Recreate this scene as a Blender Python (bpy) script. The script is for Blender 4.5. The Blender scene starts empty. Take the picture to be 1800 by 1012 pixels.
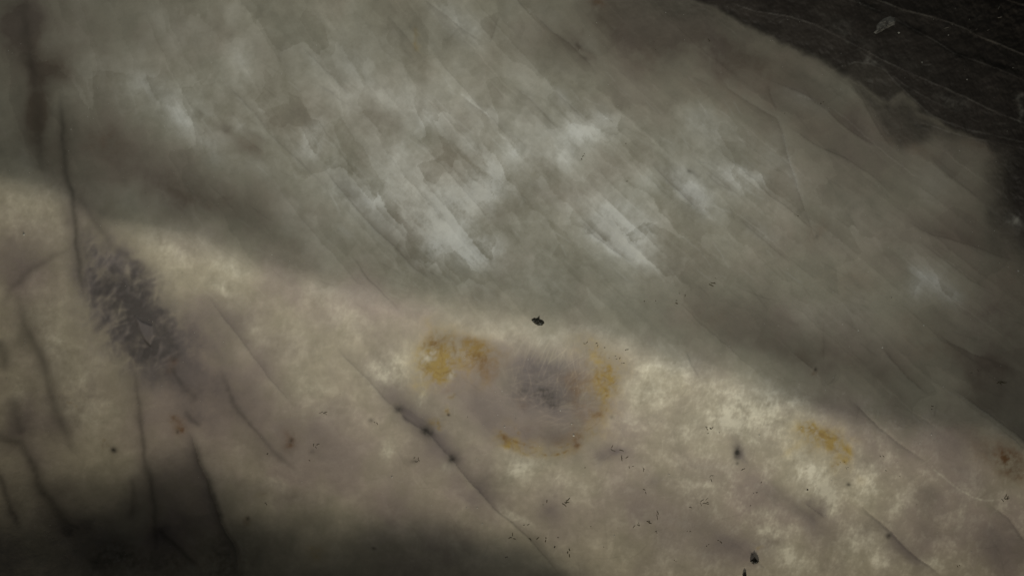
import bpy, bmesh, math, random
import numpy as np
from mathutils import Vector

# ------------------------------------------------------------------ camera, world, lamps, exposure
scene = bpy.context.scene
PX = 1e-4                      # one photograph pixel on the stone = 0.1 mm
CAM_Z = 0.62                   # camera height over the reference plane z = Z0
Z0 = 0.040
RW = np.random.RandomState

cam_d = bpy.data.cameras.new("camera")
cam = bpy.data.objects.new("camera", cam_d)
scene.collection.objects.link(cam)
cam.location = (0, 0, Z0 + CAM_Z)
cam_d.sensor_width = 36.0
cam_d.lens = 36.0 * CAM_Z / (1800 * PX)
cam_d.clip_start = 0.01
cam_d.clip_end = 50
scene.camera = cam

world = bpy.data.worlds.new("World")
scene.world = world
world.use_nodes = True
bg = world.node_tree.nodes["Background"]
bg.inputs[0].default_value = (0.90, 0.95, 0.95, 1)
bg.inputs[1].default_value = 0.022

def aim(o, target):
    o.rotation_euler = (Vector(target) - o.location).to_track_quat('-Z', 'Y').to_euler()

def lamp(name, kind, loc, target, power, color, **kw):
    d = bpy.data.lights.new(name, kind)
    o = bpy.data.objects.new(name, d)
    scene.collection.objects.link(o)
    o.location = loc
    aim(o, target)
    d.energy = power
    d.color = color
    for k, v in kw.items():
        setattr(d, k, v)
    return o

def wp(px, py, z=Z0):
    return ((px - 900) * PX, (506 - py) * PX, z)

# warm lamp, low, from the lower edge; neutral lamp above the middle of the stone
ELEV = math.radians(21)
wt = Vector(wp(830, 690))
wdir = Vector((0.10, -1.0, 0)).normalized() * math.cos(ELEV) + Vector((0, 0, math.sin(ELEV)))
lamp("warm_lamp", 'SPOT', wt + wdir * 0.55, wt, 7.0, (1.0, 0.90, 0.72),
     spot_size=math.radians(46), spot_blend=1.0, shadow_soft_size=0.040)
over = lamp("overhead_lamp", 'SPOT', (0.0, 0.03, Z0 + 0.42), wp(865, 310), 4.2, (1.0, 0.975, 0.87),
            spot_size=math.radians(16.5), spot_blend=1.0, shadow_soft_size=0.03)
over.scale = (2.15, 1.0, 1.0)          # barn doors: a wide, shallow pool of light

scene.view_settings.view_transform = 'Standard'
scene.view_settings.look = 'None'
scene.view_settings.exposure = 0.0
scene.view_settings.gamma = 1.0

# ------------------------------------------------------------------ numeric helpers
def smooth(a, b, x):
    t = np.clip((x - a) / (b - a), 0, 1)
    return t * t * (3 - 2 * t)

_lat = {}
def gnoise(x, y, seed):
    """gradient noise, about -1..1, at coordinates already divided by the feature size"""
    if seed not in _lat:
        r = RW(seed).rand(256, 256) * 2 * np.pi
        _lat[seed] = (np.cos(r), np.sin(r))
    gx, gy = _lat[seed]
    xi = np.floor(x).astype(np.int64); yi = np.floor(y).astype(np.int64)
    xf = x - xi; yf = y - yi
    u = xf * xf * xf * (xf * (xf * 6 - 15) + 10)
    v = yf * yf * yf * (yf * (yf * 6 - 15) + 10)
    x0 = xi & 255; x1 = (xi + 1) & 255; y0 = yi & 255; y1 = (yi + 1) & 255
    n00 = gx[y0, x0] * xf + gy[y0, x0] * yf
    n10 = gx[y0, x1] * (xf - 1) + gy[y0, x1] * yf
    n01 = gx[y1, x0] * xf + gy[y1, x0] * (yf - 1)
    n11 = gx[y1, x1] * (xf - 1) + gy[y1, x1] * (yf - 1)
    return 1.5 * ((n00 * (1 - u) + n10 * u) * (1 - v) + (n01 * (1 - u) + n11 * u) * v)

def fbm(x, y, size, seed, octv=4, gain=0.5):
    s = np.zeros_like(x); a = 1.0; n = 0.0
    f = 1.0 / size
    for k in range(octv):
        s += a * gnoise(x * f + 17.3 * k, y * f - 9.1 * k, seed + k)
        n += a * a; a *= gain; f *= 2.03
    return s / math.sqrt(n)

def bilin(A, gx, gy):
    h, w = A.shape
    gx = np.clip(gx, 0, w - 1.001); gy = np.clip(gy, 0, h - 1.001)
    xi = gx.astype(np.int64); yi = gy.astype(np.int64)
    fx = gx - xi; fy = gy - yi
    return ((A[yi, xi] * (1 - fx) + A[yi, xi + 1] * fx) * (1 - fy)
            + (A[yi + 1, xi] * (1 - fx) + A[yi + 1, xi + 1] * fx) * fy)

# ------------------------------------------------------------------ the stone's sample grid (photo pixel coordinates)
STEP = 1.55
def axis(lo, hi, mlo, mhi):
    a = np.arange(lo, hi + STEP, STEP)
    def ramp(start, end):
        out = []; x = start; s = STEP
        while abs(x - start) < abs(end - start):
            s *= 1.14; x += s if end > start else -s; out.append(x)
        return out
    return np.array(ramp(a[0], mlo)[::-1] + list(a) + ramp(a[-1], mhi))
ax = axis(-24, 1824, -560, 2360)
ay = axis(-20, 1032, -420, 1440)
X, Y = np.meshgrid(ax, ay)
H, W = X.shape

# coarse uniform grid for the large forms
CS = 5.0
CX0, CY0 = -600.0, -460.0
cw, ch = int(3000 / CS), int(1940 / CS)
cxx, cyy = np.meshgrid(CX0 + np.arange(cw) * CS, CY0 + np.arange(ch) * CS)
def up(A):
    return bilin(A, (X - CX0) / CS, (Y - CY0) / CS)

def poisson(gx, gy, lam_x=1.0):
    """field f (pixel units, y down) with df/dx ~ gx (weight lam_x) and df/dy ~ gy, mirrored borders"""
    GX = np.block([[gx, -gx[:, ::-1]], [gx[::-1], -gx[::-1, ::-1]]])
    GY = np.block([[gy, gy[:, ::-1]], [-gy[::-1], -gy[::-1, ::-1]]])
    h, w = GX.shape
    kx = 2j * np.pi * np.fft.fftfreq(w, CS)[None, :]; ky = 2j * np.pi * np.fft.fftfreq(h, CS)[:, None]
    num = lam_x * np.conj(kx) * np.fft.fft2(GX) + np.conj(ky) * np.fft.fft2(GY)
    den = lam_x * np.abs(kx) ** 2 + np.abs(ky) ** 2
    den[0, 0] = 1; num[0, 0] = 0
    return np.real(np.fft.ifft2(num / den))[:gx.shape[0], :gx.shape[1]]

def idw(pts, xx, yy, p=2.2):
    n = np.zeros_like(xx); d = np.zeros_like(xx)
    for x, y, v in pts:
        w = 1.0 / (((xx - x) ** 2 + (yy - y) ** 2) + 900.0) ** p
        n += w * v; d += w
    return n / d

def lineval(pts, xx):
    p = np.array(pts, float)
    return np.interp(xx, p[:, 0], p[:, 1])

# ------------------------------------------------------------------ cleavage direction of the crystal
ANG = [(70, 120, 86), (100, 300, 82), (140, 480, 80), (60, 650, 70), (100, 850, 62), (265, 850, 82), (390, 920, 70),
       (450, 240, 56), (560, 110, 46), (480, 600, 52), (700, 400, 43), (800, 480, 42), (660, 510, 47), (720, 30, 44),
       (800, 190, 38), (950, 190, 40), (1000, 50, 42), (1080, 430, 38), (1150, 350, 42), (1250, 300, 38), (1300, 400, 38),
       (1340, 90, 30), (1440, 100, 25), (1600, 60, 27), (1700, 170, 25), (1480, 220, 38), (1640, 440, 36), (1700, 600, 30),
       (1580, 640, 48), (1560, 760, 38), (1740, 720, 38), (1570, 940, 42), (1770, 910, 44), (760, 770, 47), (840, 860, 46),
       (950, 970, 52), (640, 620, 50), (1200, 800, 40), (1100, 950, 44)]
th = np.radians(idw(ANG, cxx, cyy))
TX, TY = np.cos(th), np.sin(th)                 # along the cleavage, y down
CC = poisson(-TY, TX)                           # across
AA = poisson(TX, TY)                            # along
C = up(CC); A_ = up(AA)

# streaks: noise smeared along the cleavage direction
def lic(size, steps, seed, ds=2.0):
    S = 2.0
    lw, lh = int(2000 / S), int(1220 / S)
    n = RW(seed).rand(lh, lw)
    k = max(1, int(size))
    for _ in range(2):                          # box blur to the streak width
        if k > 1:
            c = np.cumsum(np.pad(n, ((0, 0), (k, k)), mode='wrap'), 1); n = (c[:, 2 * k:] - c[:, :-2 * k])[:, :lw] / (2 * k)
            c = np.cumsum(np.pad(n, ((k, k), (0, 0)), mode='wrap'), 0); n = (c[2 * k:] - c[:-2 * k])[:lh] / (2 * k)
    gx, gy = np.meshgrid(np.arange(lw) * 1.0, np.arange(lh) * 1.0)
    acc = n.copy(); cnt = 1
    for sg in (1, -1):
        px, py = gx.copy(), gy.copy()
        for i in range(steps):
            ci = np.clip(((px * S - 100 - CX0) / CS).astype(int), 0, cw - 1)
            cj = np.clip(((py * S - 100 - CY0) / CS).astype(int), 0, ch - 1)
            px += sg * ds / S * 2 * TX[cj, ci]; py += sg * ds / S * 2 * TY[cj, ci]
            acc += n[py.astype(int) % lh, px.astype(int) % lw]; cnt += 1
    acc /= cnt
    acc = (acc - acc.mean()) / acc.std()
    return bilin(acc, (X + 100) / S, (Y + 100) / S)
L_fine = lic(1, 14, 5)
L_mid = lic(4, 26, 6)
L_wide = lic(9, 40, 7)

# general textures
WX = 7 * fbm(X, Y, 34, 11, 3) + 14 * fbm(X, Y, 120, 14, 2)
WY = 7 * fbm(X, Y, 34, 21, 3) + 14 * fbm(X, Y, 120, 24, 2)
XW, YW = X + WX, Y + WY
N_big = fbm(X, Y, 210, 31, 3)
N_cloud = fbm(XW, YW, 95, 41, 5, 0.55)
N_mott = fbm(X + 0.5 * WX, Y + 0.5 * WY, 36, 51, 4, 0.6)
N_grain = fbm(X, Y, 11, 61, 3, 0.7)
N_purple = fbm(XW, YW, 130, 71, 4)

# lamellae: short plates along the cleavage, each of its own cloudiness
def lamella(wc, la, seed, warp):
    cc = (C + warp * N_mott) / wc
    ci = np.floor(cc).astype(np.int64)
    aa = (A_ + 10 * N_mott) / la + (ci * 0.618) % 1.0 * 3
    ai = np.floor(aa).astype(np.int64)
    R = RW(seed).rand(512, 512)
    v0 = R[ci & 511, ai & 511]; v1 = R[ci & 511, (ai + 1) & 511]
    t = smooth(0.0, 0.35, aa - ai)
    pv = R[ci & 511, (ai - 1) & 511]
    val = pv * (1 - t) + v0 * t
    return val * 2 - 1, cc - ci
LAM1, LF1 = lamella(26, 120, 81, 2.0)
LAM2, LF2 = lamella(60, 210, 82, 3.0)
LAM3, LF3 = lamella(11, 60, 83, 1.2)
plated = smooth(380, 640, X)
STREAK = plated * L_mid + (1 - plated) * 0.35 * N_mott
# each plate is cloudiest along one edge and clears towards the next
SAW1 = (1 - LF1) * np.clip(LAM1 + 0.3, 0, 1.3) * (0.3 + 0.7 * plated)
SAW2 = (1 - LF2) * np.clip(LAM2 + 0.4, 0, 1.4) * (0.3 + 0.7 * plated)

def facets(wc, la, seed, skew):
    u = (C + 5 * N_mott) / wc; v = (A_ + skew * C + 7 * N_mott) / la
    ui = np.floor(u).astype(np.int64); vi = np.floor(v).astype(np.int64)
    R = RW(seed).rand(5, 256, 256)
    best = np.full(u.shape, 9.0); val = np.zeros_like(u)
    for a in (-1, 0, 1):
        for b in (-1, 0, 1):
            p = (ui + a) & 255; q = (vi + b) & 255
            du_ = u - (ui + a + 0.15 + 0.7 * R[0][p, q]); dv_ = v - (vi + b + 0.15 + 0.7 * R[1][p, q])
            d = np.maximum(np.abs(du_) * 1.15, np.abs(dv_) + 0.35 * du_)
            m = d < best
            best = np.where(m, d, best)
            val = np.where(m, (R[2][p, q] * 2 - 1) + 1.3 * (R[3][p, q] - 0.5) * dv_ - 0.9 * R[4][p, q] * du_, val)
    return val
FAC1 = facets(85, 150, 87, 0.35)
FAC2 = facets(38, 80, 88, -0.25)
lam_on = smooth(-0.1, 0.7, fbm(X, Y, 170, 97, 2) + 0.15)
SAW1 = SAW1 * (0.25 + 0.75 * lam_on)

def win(x0, y0, x1, y1):
    i0, i1 = np.searchsorted(ax, [x0, x1]); j0, j1 = np.searchsorted(ay, [y0, y1])
    return slice(max(j0, 0), min(j1 + 1, H)), slice(max(i0, 0), min(i1 + 1, W))

def blobs(lst, warp=1.0, power=1.0):
    out = np.zeros_like(X)
    for b in lst:
        x, y, rx, ry, ang, amp = b
        R = 2.6 * max(rx, ry) + 30
        s = win(x - R, y - R, x + R, y + R)
        dx = X[s] + warp * WX[s] - x; dy = Y[s] + warp * WY[s] - y
        c, sn = math.cos(math.radians(ang)), math.sin(math.radians(ang))
        u = (dx * c + dy * sn) / rx; v = (-dx * sn + dy * c) / ry
        out[s] += amp * np.exp(-(u * u + v * v) ** power)
    return out

def pdist(pts, s, warp=0.0):
    """distance to a polyline, signed side (+ to its right in photo space), position along 0..1"""
    p = np.array(pts, float)
    seg = np.hypot(*(p[1:] - p[:-1]).T); cum = np.concatenate([[0], np.cumsum(seg)]); tot = cum[-1]
    xx = X[s] + warp * WX[s]; yy = Y[s] + warp * WY[s]
    best = np.full(xx.shape, 1e9); side = np.zeros_like(xx); along = np.zeros_like(xx)
    for k in range(len(p) - 1):
        d = p[k + 1] - p[k]; L2 = (d ** 2).sum()
        t = np.clip(((xx - p[k, 0]) * d[0] + (yy - p[k, 1]) * d[1]) / L2, 0, 1)
        ex = xx - p[k, 0] - t * d[0]; ey = yy - p[k, 1] - t * d[1]
        dd = np.hypot(ex, ey); m = dd < best
        best = np.where(m, dd, best)
        side = np.where(m, np.sign(d[0] * ey - d[1] * ex), side)
        along = np.where(m, (cum[k] + t * seg[k]) / tot, along)
    return best, side, along

def pwin(pts, R):
    p = np.array(pts, float)
    return win(p[:, 0].min() - R, p[:, 1].min() - R, p[:, 0].max() + R, p[:, 1].max() + R)

def inside(poly, s=None, warp=0.0):
    s = s or (slice(None), slice(None))
    xx = X[s] + warp * WX[s]; yy = Y[s] + warp * WY[s]
    r = np.zeros(xx.shape, bool)
    n = len(poly)
    for k in range(n):
        x0, y0 = poly[k]; x1, y1 = poly[(k + 1) % n]
        if y0 == y1: continue
        c = ((yy >= min(y0, y1)) & (yy < max(y0, y1)))
        r ^= c & (xx < (yy - y0) * (x1 - x0) / (y1 - y0) + x0)
    return r

def softpoly(poly, soft, warp=0.0):
    """1 inside, 0 outside, with an edge about `soft` pixels wide"""
    out = np.zeros_like(X)
    s = pwin(poly, soft * 2 + 10)
    d, _, _ = pdist(list(poly) + [poly[0]], s, warp)
    d = np.where(inside(poly, s, warp), d, -d)
    out[s] = smooth(-soft, soft, d)
    return out

# ------------------------------------------------------------------ large relief: a ridge across the stone, a hollow at the lower left, both shaped to make the shade bands
RIDGE = [(-600, 230), (-100, 285), (0, 296), (90, 318), (180, 378), (300, 402), (420, 440), (560, 474), (700, 505), (850, 538), (1000, 568),
         (1150, 598), (1300, 645), (1450, 695), (1600, 735), (1700, 742), (1800, 765), (2400, 900)]
HOLLOW = [(-600, 770), (-100, 785), (0, 800), (100, 815), (200, 805), (300, 792), (400, 815), (500, 850), (600, 882), (700, 906), (800, 928),
          (900, 955), (1000, 990), (1100, 1040), (1300, 1250), (2400, 1600)]
wob = 20 * fbm(cxx, cyy, 170, 91, 3)
d1 = (cyy - lineval(RIDGE, cxx)) + wob          # > 0 below the ridge
d2 = (cyy - lineval(HOLLOW, cxx)) + wob         # > 0 below the hollow's edge
wr = np.interp(cxx, [0, 300, 900, 1800], [48, 55, 58, 85])
below = smooth(-wr, wr, d1)
flank = np.interp(cxx, [100, 350, 700, 900, 1150, 1400, 1800], [0.55, 0.85, 0.40, 0.30, 0.65, 0.95, 0.50])
s_up = -0.30 - flank * np.exp(-(np.clip(-d1, 0, None) / 150.0) ** 2)
s_low = 0.10 * np.ones_like(cxx) - 0.05 * smooth(1350, 1800, cxx)
slope = s_up * (1 - below) + s_low * below
hol = smooth(-60, np.interp(cxx, [0, 190, 290, 400, 520, 900], [190, 170, 80, 110, 160, 110]), d2 + 2.0 * wob) * (1 - smooth(1100, 1300, cyy))
slope = slope * (1 - hol) - np.interp(cxx, [0, 130, 210, 330, 400, 520, 640, 780, 900], [0.36, 0.365, 0.41, 0.52, 0.47, 0.39, 0.48, 0.60, 0.55]) * hol
# undulation of the polished face
und = 0.05 * fbm(cxx, cyy, 170, 95, 3)
slope = slope + und
HZ = poisson(np.zeros_like(slope), -slope, 0.35)        # pixel units; y is down here
HH = up(HZ)
HH -= HH[np.argmin(np.abs(ay - 560)), np.argmin(np.abs(ax - 900))]

# ------------------------------------------------------------------ mineral layers, with some light and shade mixed into the colour
milk_sheen = np.zeros_like(X); smoke_shade = np.zeros_like(X); iron = np.zeros_like(X); rust = np.zeros_like(X)
dark = np.zeros_like(X); pale = np.zeros_like(X)
fine_h = np.zeros_like(X)          # small relief in pixels
tone = np.zeros_like(X)            # cloudiness of the feldspar, -1..1

d1f = up(d1)
lower = smooth(-40, 60, d1f)
upper = 1 - lower
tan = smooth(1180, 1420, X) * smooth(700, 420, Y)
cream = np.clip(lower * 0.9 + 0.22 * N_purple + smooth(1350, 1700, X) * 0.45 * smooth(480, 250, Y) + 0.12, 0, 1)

# general cloudiness: lamellar in the upper part, cottony in the lower part
tone += upper * (0.26 * N_cloud + 0.20 * N_mott + 0.24 * (SAW1 - 0.25) + 0.26 * (SAW2 - 0.3) + 0.16 * FAC1 + 0.10 * FAC2 + 0.03 * STREAK + 0.07 * LAM3 * plated + 0.08 * N_grain)
tone += lower * (0.12 + 0.38 * N_cloud + 0.32 * N_mott + 0.12 * (SAW2 - 0.3) + 0.09 * FAC1 + 0.06 * FAC2 * smooth(500, 900, X) + 0.03 * STREAK + 0.07 * N_grain * smooth(300, 700, X))

# milky clouds, cleavage sheen and centre glow as pale colour (x, y, rx, ry, angle, strength)
MILK_SHEEN = [(850, 320, 260, 120, 15, .16), (775, 395, 110, 75, 20, .34), (850, 325, 70, 40, -20, .22), (1240, 330, 110, 50, 15, .20), (1060, 225, 70, 40, -10, .18), (1095, 405, 85, 55, 25, .26), (900, 230, 160, 70, 10, .10), (1200, 480, 160, 40, 10, .06), (248, 141, 26, 20, 40, .35), (292, 175, 30, 18, 60, .45), (322, 215, 26, 18, 60, .55), (373, 198, 14, 8, 20, .45), (423, 228, 12, 8, 40, .4),
        (430, 104, 24, 16, 60, .35), (548, 243, 16, 30, 15, .95), (363, 252, 18, 8, 10, .45), (373, 279, 18, 12, 60, .4), (340, 60, 60, 30, 30, .15),
        (180, 160, 70, 40, 20, .22), (290, 40, 40, 22, 20, .2),
        (800, 40, 60, 22, 38, .3), (728, 188, 62, 34, 25, .42), (761, 205, 34, 18, 40, .35), (634, 141, 34, 14, 45, .35), (620, 110, 40, 28, 40, .2),
        (828, 259, 26, 12, 40, .45), (906, 262, 10, 16, 60, .55), (1033, 228, 46, 34, -25, .62), (986, 275, 26, 20, 40, .5), (1063, 198, 18, 14, 0, .4),
        (990, 180, 24, 9, 38, .4), (840, 185, 34, 10, 42, .35), (852, 322, 46, 34, -30, .8), (820, 345, 60, 34, -20, .55), (870, 300, 18, 16, 0, .5),
        (700, 370, 42, 26, 45, .75), (740, 400, 34, 22, 45, .6), (800, 372, 26, 16, 40, .7), (750, 430, 40, 26, 42, .7), (800, 430, 60, 34, 30, .55),
        (840, 452, 44, 22, -10, .75), (868, 432, 18, 14, 40, .6), (790, 330, 34, 24, 40, .4), (655, 350, 24, 16, 45, .4), (600, 410, 24, 10, 42, .35),
        (620, 320, 60, 50, 40, .25), (720, 300, 60, 40, 30, .28), (930, 260, 70, 40, -20, .25), (640, 180, 60, 40, 40, .2),
        (1080, 395, 46, 26, 38, .55), (1100, 425, 42, 20, 38, .62), (1134, 404, 30, 14, -20, .55), (1040, 400, 26, 14, 38, .5), (1060, 350, 40, 20, 40, .3),
        (1190, 320, 34, 18, 42, .45), (1233, 362, 40, 20, 40, .55), (1215, 340, 24, 14, 42, .5), (1314, 312, 34, 12, 25, .85), (1284, 309, 30, 12, 20, .55),
        (1320, 335, 40, 18, 30, .35), (1352, 282, 24, 16, 40, .3), (1240, 218, 44, 26, 30, .35), (1385, 300, 9, 34, -14, .4), (1348, 409, 26, 10, 30, .45),
        (1320, 400, 26, 9, 40, .35), (1290, 250, 50, 30, 20, .25), (1160, 250, 50, 26, 20, .15), (1150, 460, 40, 20, 20, .22),
        (950, 480, 80, 26, 10, .18), (1000, 520, 60, 20, 10, .10),
        (1620, 480, 20, 9, 38, .55), (1650, 505, 36, 15, 34, .75), (1680, 530, 18, 14, 60, .55), (1612, 510, 12, 20, 0, .5), (1640, 470, 40, 24, 35, .2),
        (1500, 380, 60, 40, 20, .18), (1480, 560, 50, 26, 20, .15), (1400, 560, 40, 30, 0, .12), (1500, 545, 30, 20, 0, .15), (1405, 173, 22, 9, 35, .35),
        (1470, 150, 40, 24, 30, .15), (1660, 290, 60, 40, 20, .15), (1640, 330, 50, 30, 30, .2), (1530, 240, 30, 12, 30, .2),
        # lower part
        (50, 370, 70, 44, 0, .3), (300, 441, 50, 22, 38, .45), (396, 468, 34, 20, 30, .45), (390, 511, 26, 12, 40, .5), (330, 420, 50, 16, 30, .3),
        (560, 520, 60, 26, 20, .2), (450, 590, 60, 26, 40, .25), (530, 600, 50, 30, 30, .2), (700, 640, 44, 30, -30, .65), (665, 655, 30, 20, 0, .55),
        (745, 690, 10, 40, 15, .45), (674, 793, 15, 12, 40, .75), (781, 820, 12, 14, 60, .55), (909, 826, 24, 30, 30, .75), (930, 800, 40, 20, 10, .4),
        (899, 907, 16, 9, 40, .7), (925, 925, 16, 8, 30, .45), (850, 575, 70, 20, 8, .25), (940, 592, 60, 20, 8, .35), (1060, 585, 60, 16, 8, .2), (1150, 640, 50, 34, 10, .45),
        (1130, 680, 34, 28, 40, .45), (1210, 640, 40, 20, 20, .35), (1270, 690, 50, 22, 10, .35), (1300, 756, 40, 16, 30, .8), (1255, 740, 34, 14, 20, .6), (1340, 722, 70, 34, 15, .95),
        (1220, 760, 40, 20, 30, .35), (1400, 700, 40, 18, 20, .3), (1405, 800, 30, 20, 40, .55), (1442, 853, 30, 22, 30, .95), (1459, 870, 20, 16, 60, .85), (1430, 830, 30, 20, 0, .5),
        (1529, 830, 22, 18, 30, .65), (1519, 867, 20, 24, 10, .6), (1500, 825, 16, 24, 0, .4), (1575, 880, 16, 26, 10, .4), (1536, 957, 18, 34, -30, .6), (1555, 990, 22, 14, 30, .6), (1368, 957, 34, 34, 20, .5),
        (1350, 930, 20, 14, 20, .5), (1400, 985, 40, 20, 20, .5), (1496, 968, 20, 34, 10, .5), (1465, 905, 20, 14, 40, .45), (1345, 895, 22, 9, 10, .45), (1640, 985, 22, 10, 30, .5),
        (1690, 900, 8, 50, 10, .35), (1100, 740, 50, 26, 0, .25), (990, 850, 50, 30, 20, .25), (1230, 860, 40, 24, 10, .3), (1200, 970, 40, 20, 10, .2),
        (480, 850, 30, 10, 20, .3), (110, 700, 40, 40, 0, .35), (150, 720, 44, 34, 20, .4), (100, 600, 30, 50, 10, .35), (70, 540, 34, 30, 0, .25), (30, 690, 14, 60, -15, .35),
        (150, 640, 36, 40, 0, .3), (560, 700, 60, 40, 30, .25), (600, 560, 50, 30, 40, .2)]
mk = blobs(MILK_SHEEN, 0.75)
mk_tex_u = 0.84 + 0.28 * N_mott + 0.55 * (SAW1 - 0.2) + 0.35 * FAC2 + 0.25 * FAC1 + 0.06 * STREAK + 0.12 * LAM3 + 0.12 * N_grain + 0.12 * L_fine
CRYS = fbm(X * 1.9 + 0.6 * Y, Y * 0.75, 9, 65, 3, 0.7)
mk_tex_l = 0.9 + 0.70 * N_mott + 0.45 * N_grain + 0.35 * CRYS
milk_sheen = np.clip(mk * (1 - 0.25 * upper) * np.clip(upper * mk_tex_u + lower * mk_tex_l, 0.05, 2.2), 0, 1.25)
cloud_glow_zone = np.clip(blobs([(330, 180, 190, 90, 25, .8), (640, 230, 240, 120, 25, 1.0), (880, 300, 260, 130, 10, 1.0), (760, 420, 160, 70, 30, .7), (1120, 380, 170, 90, 20, .8), (1290, 290, 130, 70, 20, .7), (600, 60, 200, 60, 10, .4), (880, 100, 160, 60, 20, .35), (1620, 500, 120, 50, 30, .35), (1420, 400, 140, 70, 20, .35)], 1.5), 0, 1)
milk_sheen += upper * cloud_glow_zone * np.clip(0.17 + 0.14 * N_cloud + 0.10 * N_mott + 0.08 * (SAW2 - 0.3) + 0.05 * (SAW1 - 0.2) + 0.09 * FAC1 + 0.07 * FAC2 + 0.05 * N_grain, 0, 0.6)
FACETS = [([(1016, 388), (1040, 372), (1092, 348), (1150, 393), (1161, 440), (1120, 469), (1080, 441)], 5, .40),
          ([(684, 345), (720, 330), (770, 318), (800, 322), (830, 300), (862, 288), (890, 300), (884, 335), (868, 352), (872, 380), (846, 392), (852, 408), (884, 438), (872, 446), (862, 470), (805, 478), (760, 452), (722, 400)], 7, .42),
          ([(1163, 306), (1200, 286), (1222, 304), (1262, 352), (1238, 386), (1208, 352)], 5, .36), ([(1262, 306), (1318, 288), (1350, 314), (1330, 348), (1284, 336)], 7, .34),
          ([(985, 268), (1010, 215), (1050, 190), (1085, 205), (1092, 232), (1050, 254), (1000, 288)], 8, .30), ([(690, 165), (735, 160), (790, 195), (775, 222), (720, 208)], 12, .2),
          ([(1365, 210), (1376, 236), (1402, 338), (1372, 322), (1340, 262)], 7, .16), ([(750, 8), (790, 24), (838, 68), (852, 84), (790, 66)], 8, .2), ([(1356, 146), (1414, 168), (1458, 197), (1440, 205), (1380, 182)], 6, .18),
          ([(1596, 478), (1612, 462), (1690, 518), (1694, 540), (1660, 536), (1604, 520)], 9, .26), ([(640, 392), (600, 330), (630, 318), (690, 350), (720, 398), (700, 430)], 8, .16), ([(880, 180), (930, 176), (985, 220), (960, 240)], 8, .12),
          ([(240, 130), (290, 150), (345, 205), (385, 240), (390, 290), (350, 262), (300, 222), (255, 180)], 14, .28), ([(530, 225), (548, 208), (572, 220), (566, 262), (548, 274), (534, 256)], 6, .5)]
for poly, sf, a in FACETS:  # reflecting cleavage faces, painted as pale patches
    milk_sheen += 0.72 * a * softpoly(poly, sf * 1.7 + 2, 0.5) * np.clip(0.90 + 0.22 * N_mott + 0.14 * N_grain + 0.30 * (SAW1 - 0.2) + 0.16 * FAC2 + 0.10 * LAM3 + 0.08 * L_fine, 0.1, 1.8)
milk_sheen *= 0.86
# cottony crystals through the lower right
milk_sheen += lower * smooth(900, 1300, X) * np.clip(0.24 * N_mott + 0.13 * N_grain + 0.15 * CRYS + 0.01, 0, 0.7)
milk_sheen += lower * np.clip(0.10 * N_mott + 0.08 * N_grain, 0, 0.4)
milk_sheen += upper * np.clip(0.15 * (N_cloud + 0.6 * (SAW2 - 0.3) + 0.25 * L_wide * plated), 0, 0.4) * smooth(1400, 900, X)

# mauve feldspar: as pale as the cream, only pinker
MAUVE = [(40, 470, 90, 60, 0, .8), (60, 390, 80, 30, 10, .35), (520, 500, 90, 50, 30, .8), (620, 520, 60, 50, 30, .7), (400, 640, 120, 90, 30, .9), (320, 700, 120, 70, 20, .9), (560, 760, 160, 80, 10, .9), (60, 640, 40, 120, 0, .6), (720, 560, 90, 40, 20, .7),
         (480, 820, 160, 40, 10, .9), (820, 700, 110, 50, 10, 1.0), (960, 690, 130, 90, 0, 1.0), (820, 840, 120, 60, 30, .7), (1120, 760, 120, 50, 0, .6), (1100, 880, 140, 70, 0, .8), (1240, 900, 110, 60, 0, .7), (1340, 860, 80, 40, 20, .9), (1440, 920, 90, 40, 30, .8),
         (1470, 730, 110, 30, 20, .7), (1640, 790, 160, 60, 35, 1.0), (1730, 940, 110, 80, 20, 1.1), (1600, 900, 90, 40, 40, .5), (1290, 970, 80, 40, 10, .8), (700, 900, 140, 50, 10, .7), (640, 640, 60, 60, 30, .4), (250, 760, 90, 60, 0, .5),
         (830, 225, 90, 40, 20, .45), (700, 260, 120, 60, 20, .35), (1000, 340, 90, 40, 0, .45), (1350, 170, 120, 50, 25, .6), (1480, 350, 120, 60, 25, .5), (1300, 570, 140, 40, 10, .7), (1500, 600, 160, 50, 10, .6), (1650, 420, 110, 50, 25, .6), (250, 280, 140, 60, 20, .8), (420, 350, 120, 40, 20, .7), (1620, 250, 120, 40, 15, .5)]
mauve = np.clip(blobs(MAUVE, 1.5) * (0.85 + 0.5 * N_cloud) + 0.35 * N_purple + 0.12 * N_mott, 0, 1)

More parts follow.
